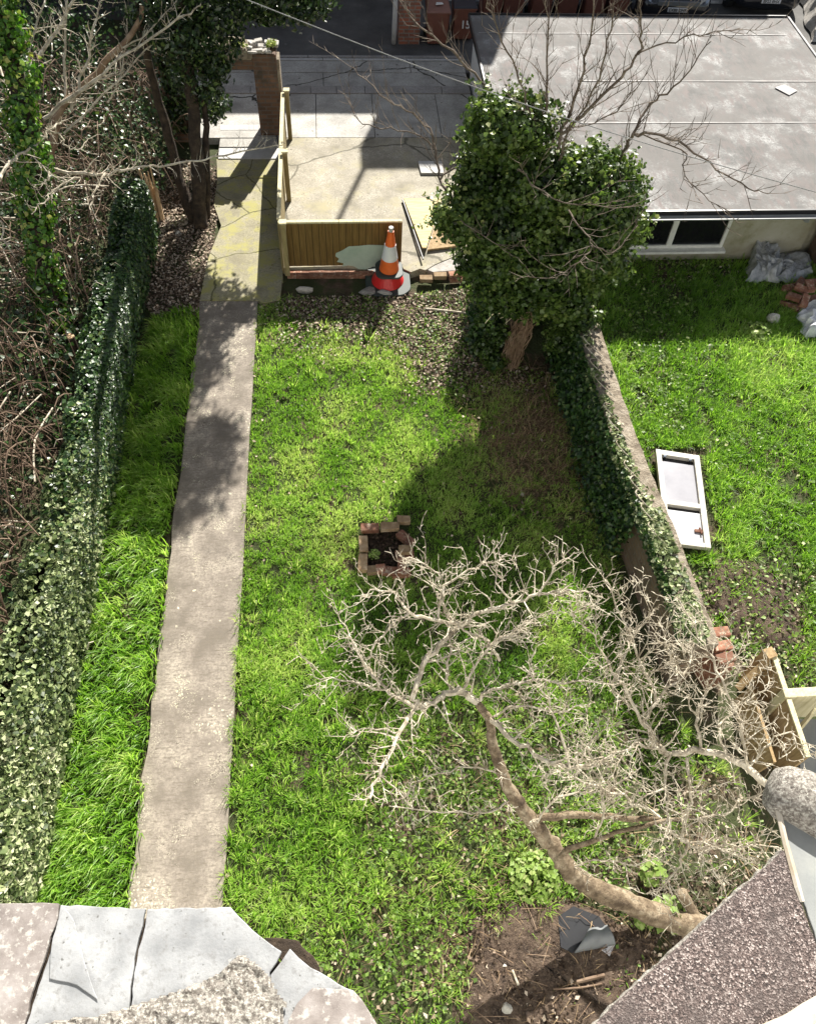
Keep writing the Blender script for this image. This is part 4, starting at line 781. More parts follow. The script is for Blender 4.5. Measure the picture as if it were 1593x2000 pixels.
# ================================================================== TREES
# ---- ivy covered tree
def ivytree():
    base = at(1010, 705, 0); t = thing('ivy_clad_tree', 'bushy ivy covered tree with bare branches rising above, in front of the garage', 'tree', (base.x, base.y, 0))
    q = MB(); pts, rs = limb(q, [(1000, 705, 0), (1002, 660, .4), (1005, 610, .8), (1020, 540, 1.5), (1050, 450, 2.2), (1085, 330, 3.0)], .13, .06, 5, 10, .02); q.build('trunk', M['darkbark'], t, True)
    q = MB()
    for k in range(170):
        a = rg.uniform(0, 2*pi); rr = .02+rg.random()*.11; u0 = rg.random()*.5; p = Vector((base.x-.12+rr*cos(a), base.y-.08+rr*sin(a), 0)); h = rg.uniform(.5, 1.0)
        q.tube(smooth([p, p+Vector((rg.gauss(.02, .04), rg.gauss(.0, .03), h*.35)), p+Vector((rg.gauss(.05, .04), rg.gauss(.03, .04), h*.7)), p+Vector((rg.gauss(.11, .05), rg.gauss(.06, .05), h))], 2), .005, 4)
    q.build('stem_bundle', M['twigbrown'], t)
    q = MB()
    for k in range(90):
        p = at(1003+rg.gauss(0, 14), 590+rg.gauss(0, 10), .95); q.tube([p, p+Vector((rg.gauss(0, .07), rg.gauss(-.03, .06), rg.gauss(-.06, .1)))], [.006, .003], 4)
    q.build('straw_tuft', M['railwood'], t)
    E = [((982, 248), 3.0, .40), ((1022, 243), 2.95, .34), ((948, 300), 2.55, .27), ((932, 365), 2.3, .28), ((968, 245), 2.9, .2), ((1050, 360), 2.4, .5), ((1150, 370), 2.4, .5), ((1188, 360), 2.3, .36), ((1196, 430), 2.0, .40), ((908, 428), 2.1, .28), ((990, 430), 2.0, .52), ((1110, 450), 1.9, .6), ((965, 500), 1.6, .42), ((1050, 520), 1.5, .55), ((1150, 500), 1.55, .42), ((872, 425), 2.1, .16), ((1095, 570), 1.2, .36), ((985, 560), 1.3, .36), ((1130, 620), .85, .24), ((950, 625), .6, .13), ((945, 680), .3, .12), ((968, 655), .5, .14), ((966, 705), .15, .14), ((1095, 660), .6, .2), ((1000, 535), 1.3, .3)]
    EL = [(tuple(at(u, v, z*1.19)), tuple(r_*k_*(8.4-z*1.19)/(8.4-z) for k_ in (1, .95, .85))) for (u, v), z, r_ in E]
    EL += [((2.55, 9.55, .55), (.55, .32, .6)), ((3.05, 9.5, .6), (.5, .35, .6)), ((2.2, 9.4, .9), (.3, .3, .4)), ((2.9, 9.1, 1.2), (.45, .4, .4))]  # ivy masses added behind the trunk, mostly unseen, blocking sun under the crown
    P, Nn = ellcloud(EL, 2000, 3, (.68, 1.12), .40, .15); k = len(P); tone = np.clip(.42+.5*(vn(P[:, 0]*3, P[:, 2]*3+P[:, 1]*2, 1.6, 4)-.5)+RN.rand(k)*.45-.2, 0, 1)
    P2, N2 = ellcloud(EL, 350, 5, (.35, .8), .1)
    leaves('crown', np.concatenate([P, P2]), np.concatenate([Nn, N2]), M['ivytree'], .054, .5, .75, .95, np.concatenate([tone, RN.rand(len(P2))*.4]), t, 3)
    cs = []; ts = []
    for k in range(300):
        c, q_ = EL[rg.randrange(16)]; a = rg.random()*2*pi; e = rg.uniform(-.6, 1.2); d_ = Vector((cos(a)*cos(e), sin(a)*cos(e), sin(e))); p = Vector(c)+Vector((d_.x*q_[0], d_.y*q_[1], d_.z*q_[2]))*.95; dd = (d_+Vector((0, 0, .3))+rv(.3)).normalized()
        for j in range(rg.randrange(7, 16)): dd = (dd+rv(.12)-Vector((0, 0, .03))).normalized(); p = p+dd*.022; cs.append(tuple(p+rv(.018))); ts.append(rg.uniform(.3, 1))
    leaves('shoots', np.array(cs), np.tile([0, -.1, 1.], (len(cs), 1)), M['ivytree'], .05, .4, .7, .9, np.array(ts), t, 33)
    # skirt of ivy on the ground side
    n = 3000; y = RN.uniform(0, 1, n); c = np.stack([RN.normal(0, .11, n), RN.normal(0, .2, n), np.abs(RN.normal(0, .33, n))], 1); b = np.array(at(935, 680, 0)); c += b+np.outer(y, np.array(at(955, 590, 0))-b)
    leaves('skirt', c, np.tile([-.3, -.5, .7], (n, 1)), M['ivy'], .06, .35, .6, parent=t, rs=6)
    q = MB(); B_ = [([(1085, 330, 2.6), (1095, 262, 3.0), (1120, 200, 3.3), (1145, 115, 3.8), (1160, -10, 4.4)], .03, .009), ([(1095, 262, 3.0), (1150, 212, 3.3), (1212, 150, 3.7), (1245, 105, 3.9), (1250, 45, 4.3), (1252, -20, 4.6)], .026, .007), ([(1245, 105, 3.9), (1300, 85, 4.0), (1370, 66, 4.1), (1445, 54, 4.1)], .014, .005),
        ([(1080, 330, 2.6), (1070, 260, 3.0), (1068, 180, 3.4), (1070, 90, 3.8), (1064, -10, 4.3)], .026, .007), ([(1180, 380, 2.2), (1215, 300, 2.7), (1236, 260, 3.0), (1262, 208, 3.2), (1302, 178, 3.4), (1345, 140, 3.6), (1388, 80, 3.8)], .03, .006), ([(1236, 260, 3.0), (1290, 262, 3.1), (1340, 285, 3.1), (1400, 330, 3.0), (1460, 366, 2.9), (1500, 378, 2.9)], .024, .006),
        ([(1060, 300, 2.8), (1030, 200, 3.4), (1000, 120, 3.8), (965, 40, 4.2), (945, -10, 4.5)], .018, .006), ([(985, 260, 3.0), (950, 170, 3.3), (900, 120, 3.5), (830, 60, 3.8), (800, 30, 3.9), (788, -20, 4.1)], .02, .008), ([(1085, 330, 2.6), (1110, 260, 3.2), (1170, 150, 3.9), (1190, 60, 4.3), (1200, 0, 4.6)], .02, .006),
        ([(930, 440, 2.2), (885, 395, 2.2), (857, 345, 2.3), (850, 290, 2.5), (832, 240, 2.7), (780, 205, 2.9), (745, 185, 3.), (690, 130, 3.1)], .028, .006), ([(850, 290, 2.5), (810, 262, 2.6), (745, 250, 2.7), (700, 235, 2.8), (680, 190, 2.9)], .012, .005), ([(860, 350, 2.3), (900, 310, 2.5), (930, 240, 2.8), (960, 200, 3.)], .016, .006), ([(1236, 260, 3.0), (1330, 290, 3.0), (1335, 330, 2.9), (1370, 380, 2.8), (1430, 415, 2.8)], .012, .005),
        ([(1110, 410, 2.6), (1135, 450, 2.6), (1158, 480, 2.6), (1120, 520, 2.5), (1085, 545, 2.4)], .012, .006), ([(1158, 480, 2.6), (1200, 490, 2.6), (1245, 440, 2.7)], .010, .005), ([(900, 430, 2.4), (960, 470, 2.4), (1000, 500, 2.3)], .009, .004), ([(1100, 250, 3.2), (1180, 230, 3.4), (1245, 170, 3.7)], .010, .005), ([(1010, 330, 2.9), (1080, 390, 2.9), (1150, 400, 2.9), (1230, 405, 2.8)], .011, .005)]
    for pp, r0, r1 in B_:
        pp = [(u, v, z*1.15) for u, v, z in pp]
        pts, rs = limb(q, pp, r0*.75, r1*.8, 4, 6, .012); twigs(q, pts, rs, .09, (.15, .7), 1, .5, .16, 1.0, .15, .4)
    q.build('bare_branches', M['darktwig'], t)
ivytree()

# ---- apple tree
def apple():
    b = at(1345, 1800, 0); t = thing('apple_tree', 'leaning bare apple tree with pale knotty branches over the lawn', 'tree', (b.x, b.y, 0))
    q = MB(); limb(q, [(1375, 1815, -.02), (1325, 1800, .08), (1285, 1788, .16), (1235, 1768, .28), (1165, 1738, .45), (1118, 1706, .65), (1085, 1660, .85), (1045, 1612, 1.05), (1010, 1568, 1.25), (985, 1522, 1.45), (963, 1462, 1.7), (955, 1405, 1.9), (932, 1372, 2.0)], .122, .028, 5, 14, .006, .035)
    limb(q, [(1110, 1700, .65), (1088, 1690, .78), (1100, 1665, .95), (1160, 1640, 1.1), (1250, 1615, 1.3), (1345, 1595, 1.5)], .034, .014, 4, 8, .008)
    limb(q, [(1050, 1600, 1.1), (1130, 1590, 1.2), (1215, 1598, 1.3), (1290, 1600, 1.35)], .036, .02, 4, 8, .008); q.build('trunk', M['bark'], t, True)
    q = MB(); limb(q, [(1357, 1798, 0), (1343, 1770, .12), (1328, 1742, .25)], .07, .055, 3, 10, .004); so_ = q.build('cut_stump', M['bark'], t, True)
    L = [([(932, 1372, 2.0), (900, 1352, 2.1), (868, 1356, 2.15), (835, 1378, 2.2), (810, 1386, 2.2), (780, 1430, 2.25), (745, 1500, 2.3), (722, 1560, 2.3)], .04, .012), ([(810, 1386, 2.2), (812, 1330, 2.3), (848, 1272, 2.4), (900, 1222, 2.5), (945, 1190, 2.6), (1000, 1178, 2.65), (1052, 1164, 2.7), (1110, 1153, 2.7), (1172, 1166, 2.7)], .034, .008),
        ([(900, 1222, 2.5), (858, 1214, 2.6), (800, 1196, 2.7), (768, 1160, 2.75), (722, 1152, 2.8)], .022, .007), ([(858, 1214, 2.6), (868, 1145, 2.75), (930, 1108, 2.8), (985, 1092, 2.85)], .016, .006), ([(1000, 1178, 2.65), (964, 1125, 2.8), (990, 1080, 2.9)], .012, .005), ([(1052, 1164, 2.7), (1072, 1120, 2.8), (1122, 1078, 2.9)], .014, .005), ([(950, 1262, 2.3), (1010, 1225, 2.5), (1080, 1190, 2.6)], .016, .006), ([(975, 1290, 2.2), (950, 1255, 2.4), (900, 1225, 2.5)], .016, .012),
        ([(810, 1386, 2.2), (762, 1350, 2.3), (722, 1310, 2.35), (692, 1262, 2.4), (660, 1200, 2.4)], .022, .006), ([(762, 1350, 2.3), (690, 1332, 2.3), (612, 1322, 2.3)], .014, .005), ([(955, 1400, 1.9), (1000, 1442, 1.95), (1060, 1482, 2.0), (1112, 1500, 2.05), (1160, 1490, 2.1), (1205, 1470, 2.2)], .03, .012), ([(870, 1330, 2.2), (880, 1250, 2.4), (866, 1180, 2.6), (850, 1150, 2.7), (855, 1120, 2.8)], .014, .006),
        ([(932, 1372, 2.0), (960, 1345, 2.1), (1040, 1335, 2.2), (1120, 1330, 2.3), (1190, 1340, 2.3)], .02, .006), ([(900, 1352, 2.1), (940, 1280, 2.3), (1000, 1240, 2.5), (1040, 1210, 2.6)], .016, .006), ([(780, 1430, 2.25), (720, 1420, 2.3), (670, 1445, 2.3)], .011, .005), ([(1005, 1560, 1.3), (960, 1585, 1.35), (900, 1590, 1.4), (760, 1575, 1.5)], .014, .006), ([(1112, 1500, 2.05), (1090, 1420, 2.2), (1060, 1350, 2.3), (1020, 1300, 2.4)], .016, .006), ([(860, 1120, 2.7), (800, 1090, 2.8), (790, 1110, 2.8)], .01, .005),
        ([(1290, 1600, 1.35), (1215, 1555, 1.5), (1120, 1520, 1.6), (1060, 1515, 1.7)], .018, .006), ([(800, 1196, 2.7), (745, 1240, 2.6), (715, 1290, 2.5), (680, 1240, 2.5)], .014, .005), ([(985, 1522, 1.45), (930, 1500, 1.6), (860, 1510, 1.7), (800, 1540, 1.7)], .012, .005), ([(1160, 1640, 1.1), (1180, 1560, 1.5), (1150, 1480, 1.8), (1170, 1400, 2.)], .014, .005), ([(1045, 1612, 1.1), (1090, 1560, 1.4), (1180, 1540, 1.6), (1250, 1500, 1.8)], .014, .005), ([(1110, 1700, .7), (1160, 1680, 1.0), (1240, 1690, 1.2), (1300, 1660, 1.4)], .012, .005), ([(955, 1405, 1.9), (1010, 1380, 2.1), (1090, 1390, 2.2), (1160, 1370, 2.3)], .014, .005), ([(1120, 1520, 1.7), (1150, 1450, 1.9), (1210, 1410, 2.1)], .012, .005)]
    q = MB(); pts_all = []
    for pp, r0, r1 in L:
        pts, rs = limb(q, pp, r0*.8, r1*.8, 4, 6, .012); twigs(q, pts, rs, .04, (.10, .36), 2, .25, .36, .6, .08, .5, .8)
    q.build('branches', M['twig'], t)
apple()
def apple2():
    b = at(1640, 1770, 0); t = thing('apple_tree', 'smaller bare tree with tangled pale twigs between the wall and the felt roof', 'tree', (b.x, b.y, 0))
    q = MB(); limb(q, [(1640, 1770, 0), (1625, 1700, .7), (1600, 1640, 1.4), (1565, 1585, 2.0), (1512, 1545, 2.1)], .06, .034, 4, 8, .008)
    limb(q, [(1312, 1472, 2.0), (1370, 1466, 2.05), (1422, 1478, 2.1), (1462, 1502, 2.1), (1512, 1545, 2.1)], .024, .034, 4, 8, .008); q.build('trunk', M['twig'], t, True)
    L = [([(1308, 1475, 2.0), (1300, 1530, 1.9), (1306, 1590, 1.8), (1312, 1640, 1.7)], .02, .008), ([(1302, 1475, 2.0), (1262, 1422, 2.1), (1280, 1370, 2.2), (1335, 1322, 2.35), (1355, 1258, 2.4)], .028, .008), ([(1262, 1422, 2.1), (1222, 1350, 2.3), (1190, 1300, 2.4), (1150, 1232, 2.5)], .02, .006), ([(1280, 1370, 2.2), (1232, 1245, 2.5), (1182, 1130, 2.7)], .018, .005), ([(1370, 1466, 2.05), (1360, 1400, 2.2), (1402, 1325, 2.4), (1440, 1280, 2.5)], .018, .006), ([(1462, 1502, 2.1), (1440, 1402, 2.3), (1400, 1305, 2.5), (1362, 1240, 2.6), (1322, 1165, 2.7)], .018, .006), ([(1312, 1472, 2.0), (1240, 1455, 2.1), (1190, 1480, 2.1), (1130, 1470, 2.2)], .02, .006),
        ([(1230, 1380, 2.2), (1200, 1330, 2.3), (1250, 1230, 2.5), (1275, 1190, 2.6)], .014, .005), ([(1340, 1660, 1.5), (1335, 1610, 1.7), (1350, 1550, 1.9), (1340, 1480, 2.0)], .02, .014), ([(1340, 1660, 1.5), (1320, 1700, 1.45), (1285, 1742, 1.4)], .014, .006), ([(1340, 1640, 1.55), (1385, 1690, 1.5), (1415, 1742, 1.4)], .014, .006), ([(1340, 1650, 1.5), (1410, 1660, 1.5), (1480, 1700, 1.5)], .012, .005), ([(1340, 1655, 1.5), (1420, 1650, 1.6), (1520, 1655, 1.7)], .014, .006), ([(1345, 1600, 1.7), (1420, 1590, 1.8), (1450, 1560, 1.9), (1500, 1560, 2.0)], .012, .005),
        ([(1302, 1540, 1.6), (1250, 1560, 1.6), (1200, 1590, 1.5)], .014, .005), ([(1422, 1478, 2.1), (1400, 1430, 2.3), (1440, 1380, 2.4), (1500, 1340, 2.5)], .014, .005), ([(1462, 1502, 2.1), (1500, 1450, 2.2), (1540, 1430, 2.3), (1570, 1480, 2.3)], .012, .005), ([(1335, 1322, 2.35), (1300, 1270, 2.5), (1290, 1220, 2.6)], .011, .005), ([(1150, 1232, 2.5), (1120, 1200, 2.6), (1160, 1180, 2.6)], .009, .004)]
    q = MB()
    for pp, r0, r1 in L:
        pts, rs = limb(q, pp, r0*.8, r1*.8, 4, 6, .012); twigs(q, pts, rs, .036, (.10, .40), 2, .25, .36, .6, .06, .5, .8)
    q.build('branches', M['twig'], t)
apple2()

# ---- bare shrub tree at top left
def elder():
    b = at(105, 470, 0); t = thing('bare_shrub_tree', 'bare many stemmed tree with pale sunlit branches at the top left', 'tree', (b.x, b.y, 0))
    q = MB(); limb(q, [(100, 480, 0), (98, 400, .5), (97, 335, 1.0), (105, 260, 1.5), (118, 210, 1.8), (176, 157, 2.1), (235, 94, 2.5), (276, 31, 2.9), (290, -20, 3.2)], .075, .03, 4, 8, .02); q.build('trunk', M['twigbrown'], t, True)
    L = [([(85, 232, 2.0), (163, 173, 2.3), (240, 110, 2.6), (355, 35, 3.0), (392, 10, 3.1)], .03, .008), ([(128, 188, 1.9), (125, 94, 2.4), (132, 20, 2.8), (130, -20, 3)], .025, .01), ([(75, 110, 2.6), (122, 41, 2.9), (145, -10, 3.2)], .03, .015), ([(140, 215, 2), (165, 130, 2.4), (182, 56, 2.8), (200, -10, 3.1)], .025, .01), ([(97, 328, 2.0), (150, 338, 2.0), (200, 339, 2.0), (238, 333, 2.05), (285, 326, 2.1), (339, 320, 2.1), (400, 308, 2.2), (470, 298, 2.2), (530, 286, 2.3), (556, 280, 2.3)], .022, .006),
        ([(205, 339, 2.0), (185, 380, 2.0), (178, 397, 2.), (160, 398, 2.)], .016, .007), ([(160, 342, 2.0), (140, 352, 2.0), (107, 370, 2.0), (85, 395, 2.), (62, 418, 2.)], .015, .006), ([(0, 348, 2.4), (28, 308, 2.4), (70, 280, 2.4), (85, 262, 2.4), (120, 240, 2.4)], .02, .012), ([(68, 278, 2.4), (40, 243, 2.4), (0, 130, 2.6)], .022, .014), ([(58, 300, 2.3), (90, 330, 2.2), (126, 354, 2.1)], .009, .005), ([(95, 328, 2.1), (96, 345, 2.1), (85, 358, 2.1)], .012, .008),
        ([(90, 250, 2.3), (115, 265, 2.3), (140, 292, 2.2), (160, 285, 2.2), (172, 270, 2.2)], .014, .006), ([(176, 157, 2.1), (230, 145, 2.3), (234, 108, 2.5)], .014, .007), ([(235, 94, 2.5), (290, 60, 2.8), (345, 0, 3.1)], .014, .007), ([(125, 260, 1.8), (220, 170, 2.2), (300, 78, 2.6), (340, 60, 2.8)], .016, .006), ([(40, 200, 2.6), (60, 90, 3.0), (90, -10, 3.4)], .02, .01), ([(0, 60, 3.2), (60, 52, 3.1), (130, 48, 3.1)], .01, .005), ([(210, 200, 1.9), (245, 110, 2.4), (243, 0, 3)], .012, .006), ([(0, 430, 1.8), (10, 470, 1.6), (20, 475, 1.6)], .014, .008)]
    q = MB()
    for pp, r0, r1 in L:
        pts, rs = limb(q, pp, r0, r1, 4, 6, .015); twigs(q, pts, rs, .075, (.08, .34), 1, .3, .35, .7, .05, .5)
    q.build('branches', M['twig'], t)
elder()

# ---- ivy clad pole of a trunk on the left
def ivytrunk():
    b = at(118, 715, 0); t = thing('ivy_clad_pollard', 'tall leaning trunk wrapped in bright green ivy at the left edge', 'tree', (b.x, b.y, 0))
    uv = [(118, 715, .05), (104, 640, .5), (90, 540, 1.0), (72, 430, 1.6), (66, 330, 2.1), (48, 230, 2.6), (22, 100, 3.2), (0, -20, 3.8)]
    q = MB(); pts, rs = limb(q, uv, .15, .09, 4, 10, .01); q.build('trunk', M['darkbark'], t, True)
    EL = [(tuple(p+rv(.04)), (.15+.06*rg.random(), .16, .2)) for p in pts[1:]]
    P, Nn = ellcloud(EL, 650, 13, (.75, 1.15), .3); leaves('ivy', P, Nn, M['ivygreen'], .062, .35, .45, parent=t, rs=8)
    q = MB(); p = at(114, 722, .0); q.tube([p, p+Vector((.0, -.01, .14))], [.10, .09], 12); q.build('cut_face', M['stumpwood'], t)
ivytrunk()
p = at(166, 728, .3); t = thing('sawn_stump', 'small sawn stump with pale cut top poking through ivy on the left', 'stump', (p.x, p.y, 0)); q = MB(); q.tube([(p.x, p.y, 0), (p.x, p.y, .95)], [.06, .05], 10); q.build('trunk', M['darkbark'], t); q = MB(); q.tube([(p.x, p.y, .951), (p.x, p.y, .965)], [.049, .045], 10); q.build('cut_face', M['stumpwood'], t)
p = at(398, 425, .0); t = thing('sawn_stump', 'cut stump with round pale top beside the mossy path and dark trunks', 'stump', (p.x, p.y, 0)); q = MB(); q.tube([(p.x, p.y+.1, 0), (p.x, p.y, .28)], [.1, .075], 12); q.build('trunk', M['bark'], t); q = MB(); q.tube([(p.x, p.y, .281), (p.x, p.y-.01, .295)], [.078, .07], 12); q.build('cut_face', M['stumpwood'], t)
p = at(308, 430, .0); t = thing('broken_stump', 'splintered pale stump standing behind the ivy hedge near the dark trunks', 'stump', (p.x, p.y, 0)); q = MB()
for k in range(26): a = rg.random()*2*pi; c = Vector((p.x+.09*cos(a), p.y+.07*sin(a), 0)); q.tube([c, c+Vector((rg.gauss(0, .01), 0, rg.uniform(.45, .95)))], [.03, .012], 4)
q.build('trunk', M['stumpwood'], t)

# ---- evergreen at the gate
def evergreen():
    b = at(395, 440, 0); t = thing('evergreen_tree', 'dark evergreen tree with twin dark trunks beside the gateway', 'tree', (b.x, b.y, 0))
    q = MB(); limb(q, [(393, 445, 0), (388, 380, .45), (384, 300, 1.0), (376, 205, 1.6), (360, 100, 2.3), (350, 0, 3.0), (380, -150, 4.), (430, -330, 5.1)], .12, .06, 4, 9, .012); limb(q, [(380, 435, 0), (352, 350, .5), (328, 262, 1.1), (306, 180, 1.7), (285, 90, 2.4), (265, -10, 3.1)], .09, .05, 4, 9, .012); limb(q, [(404, 430, 0), (403, 320, .8), (400, 220, 1.4), (398, 120, 2.0)], .06, .04, 4, 8, .01)
    limb(q, [(430, -330, 5.1), (480, -320, 5.3), (535, -340, 5.4)], .05, .03, 3, 7, .01); q.build('trunk', M['darkbark'], t, True)
    E = [((392, 150), 1.9, .36), ((412, 205), 1.35, .26), ((405, 85), 2.3, .42), ((348, 70), 2.6, .36), ((310, 10), 2.9, .4), ((418, 20), 2.7, .42), ((490, -5), 2.7, .34), ((560, -2), 2.8, .34), ((625, 0), 2.8, .22), ((520, 22), 2.6, .18), ((595, 28), 2.7, .15), ((380, -70), 3.3, .6), ((520, -90), 3.4, .6), ((420, 130), 1.9, .2)]
    EL = [(tuple(at(u, v, z)), (r_, r_, r_*.85)) for (u, v), z, r_ in E]
    def caster(u, v, z):
        g_ = at(u, v, 0); k = z/math.tan(rad(SUN_EL)); return (g_.x+sin(rad(SUN_AZ))*k, g_.y+cos(rad(SUN_AZ))*k, z)
    for u, v, z, r_ in [(392, 735, 5.0, .26), (400, 890, 5.2, .40), (372, 960, 5.2, .38), (300, 800, 5.3, .5), (300, 960, 5.3, .5), (285, 880, 5.6, .45), (330, 730, 5.4, .3), (410, 860, 5.3, .22)]: EL.append((caster(u, v, z), (r_, r_*1.1, r_*.8)))
    P, Nn = ellcloud(EL, 950, 23, (.5, 1.15), .35, .5); leaves('crown', P, Nn, M['holly'], .085, .4, .8, .5, parent=t, rs=9)
evergreen()

# ---- ivy covered boundary on the left
def hedge():
    t = thing('ivy_hedge', 'long boundary wall smothered in ivy along the left of the grass strip', 'hedge', (-3.2, 1, 0))
    q = MB(); q.box((-3.2, .2, -.05), (-3.08, 11.4, .7)); q.build('wall', M['darkbark'], t)
    n = 100000; y = RN.uniform(.3, 11.6, n); s = RN.rand(n)**.9; w = np.interp(y, [.3, 3, 4.3, 5.5, 12], [1.0, .8, .62, .48, .42]); hh = .98+.16*(vn(y, y*0, 1.1, 5)-.5)
    ang = s*pi*.98; cx = -2.9-w/2; sx = np.sign(np.cos(ang))*np.abs(np.cos(ang))**.5; sz = np.abs(np.sin(ang))**.55
    k = 1+.26*(vn(y*1.9, s*7, 1, 6)-.5)+.10*(vn(y*6, s*18, 1, 7)-.5); dep = .93+.1*RN.rand(n)
    X = cx+sx*w/2*k*dep; Z = sz*hh*k*dep; P = np.stack([X, y, Z], 1); Nn = np.stack([np.cos(ang), 0*y, np.sin(ang)+.25], 1)
    # tone: paler leaves towards the near end, sun glints put into their colour
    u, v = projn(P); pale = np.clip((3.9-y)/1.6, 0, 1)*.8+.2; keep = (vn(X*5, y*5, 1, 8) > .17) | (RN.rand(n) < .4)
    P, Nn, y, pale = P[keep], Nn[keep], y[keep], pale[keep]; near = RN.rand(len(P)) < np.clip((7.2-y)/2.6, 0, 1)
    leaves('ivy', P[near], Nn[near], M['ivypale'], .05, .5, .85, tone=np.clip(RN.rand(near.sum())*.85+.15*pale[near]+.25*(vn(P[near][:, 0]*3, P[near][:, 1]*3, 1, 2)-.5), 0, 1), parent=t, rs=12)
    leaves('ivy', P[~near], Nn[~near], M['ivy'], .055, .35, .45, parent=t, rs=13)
    q = MB()
    for i in range(10):
        y_ = rg.uniform(1.2, 11); p = Vector((-3.1+rg.gauss(0, .25), y_, 1.15)); d_ = Vector((rg.gauss(0, .15), rg.gauss(0, .15), .03)); q.tube([p, p+d_*.5+Vector((0, 0, .06)), p+d_], .004, 4)
    q.build('dead_stems', M['twig'], t)
hedge()
# ivy over the right boundary wall
def wallivy():
    t = thing('wall_ivy', 'dark ivy hanging over the lawn side of the right boundary wall', 'ivy', (3.1, 6, 0)); n = 24000; s = RN.rand(n); P0 = np.array([tuple(p) for p in wp]); ss = np.linspace(0, 1, len(wp)); fx = np.interp(s, ss, P0[:, 0]); fy = np.interp(s, ss, P0[:, 1])
    z = RN.rand(n)**.8*1.02; bulge = .05+.10*vn(fy, z*2, 1.7, 3)+.14*(1-z)*RN.rand(n)
    X = fx-.12-bulge*(.6+.5*RN.rand(n)); P = np.stack([X, fy, z], 1); Nn = np.tile([-.8, 0, .5], (n, 1))
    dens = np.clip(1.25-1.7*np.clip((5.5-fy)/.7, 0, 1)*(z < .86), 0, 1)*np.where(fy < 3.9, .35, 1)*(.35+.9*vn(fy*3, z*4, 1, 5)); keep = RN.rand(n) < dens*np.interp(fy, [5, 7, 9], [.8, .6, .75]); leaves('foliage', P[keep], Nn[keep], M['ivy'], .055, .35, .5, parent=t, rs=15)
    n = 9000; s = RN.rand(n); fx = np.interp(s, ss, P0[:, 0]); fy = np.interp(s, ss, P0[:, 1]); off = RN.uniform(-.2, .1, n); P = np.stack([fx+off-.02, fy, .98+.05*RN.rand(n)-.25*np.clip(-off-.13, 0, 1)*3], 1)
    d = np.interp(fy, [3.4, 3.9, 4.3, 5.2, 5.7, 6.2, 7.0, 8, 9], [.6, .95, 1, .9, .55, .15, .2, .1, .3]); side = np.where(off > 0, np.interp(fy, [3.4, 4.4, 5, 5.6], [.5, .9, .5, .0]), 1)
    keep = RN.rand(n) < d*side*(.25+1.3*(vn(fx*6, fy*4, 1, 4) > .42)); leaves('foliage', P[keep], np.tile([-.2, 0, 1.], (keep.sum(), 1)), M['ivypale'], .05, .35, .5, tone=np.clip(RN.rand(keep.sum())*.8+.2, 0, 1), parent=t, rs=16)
    q = MB()
    for i in range(14):
        k = rg.randrange(len(wp)-1); p = wp[k]+(wp[k+1]-wp[k])*rg.random()+Vector((-.05, 0, .04)); q.tube(smooth([p, p+Vector((-.1, -.1, .06)), p+Vector((.02, -.3, .03)), p+Vector((.1, -.42, .02))], 3), .006, 4)
    q.build('stem', M['twig'], t)
wallivy()

# ---- brambles and undergrowth on the far left
q = MB()
for i in range(2300):
    y = rg.uniform(.8, 15.5); x = rg.uniform(-7.5, -3.6) if rg.random() < .6 else rg.uniform(-4.6, -3.3)
    if y > 12: x = rg.uniform(-7, -2.9)
    a = rg.random()*2*pi; l = rg.uniform(.35, 1.3); h = rg.uniform(.15, .85); p = Vector((x, y, rg.uniform(0, .75))); d_ = Vector((cos(a), sin(a), 0))*l
    mid = Vector((rg.gauss(0, .08), rg.gauss(0, .08), h)); pts = [p, p+d_*.3+mid*.75, p+d_*.65+mid, p+d_+mid*rg.uniform(.1, .9)]; 
    if y < 12 and max(p_.x for p_ in pts) > -3.3: continue
    q.tube(smooth(pts, 2), rg.uniform(.003, .009), 4, cap=False)
tag(q.build('brambles', M['bramble']), 'tangled reddish brown bramble stems filling the ground left of the ivy hedge', 'brambles', kind='stuff')
q = MB()
for i in range(420):
    y = rg.uniform(.5, 15.5); x = rg.uniform(-7.5, -3.6); a = rg.random()*2*pi; p = Vector((x, y, rg.uniform(.1, 1.1))); d_ = Vector((cos(a), sin(a), rg.uniform(-.1, .5)))*rg.uniform(.4, 1.4)
    if p.x+d_.x > -3.35: continue
    q.tube(smooth([p, p+d_*.5+rv(.05), p+d_+rv(.1)], 3), [rg.uniform(.005, .013)]*7, 4, cap=False)
tag(q.build('dead_canes', M['twig']), 'pale dead canes lying over the brambles on the left', 'canes', kind='stuff')
n = 95000; X = RN.uniform(-9, -3.35, n); Y = RN.uniform(.3, 21, n); X = np.where(Y > 12.2, RN.uniform(-9, -2.75, n), X); mk = vn(X, Y, .9, 3); Z = .05+np.abs(RN.normal(0, .3, n))*(1+(Y > 15))+.5*mk; keep = (RN.rand(n) < np.clip((mk-.35)*3, .06, 1)*np.interp(Y, [0, 5.5, 8, 16, 21], [.12, .2, .7, 1.5, 2]))
P = np.stack([X, Y, Z], 1)[keep]; leaves('undergrowth', P, np.tile([0, -.2, 1.], (len(P), 1)), M['ivy'], .06, .4, .7, rs=17); tag(bpy.data.objects['undergrowth'], 'dark ivy undergrowth below the trees on the far left', 'undergrowth', kind='stuff')

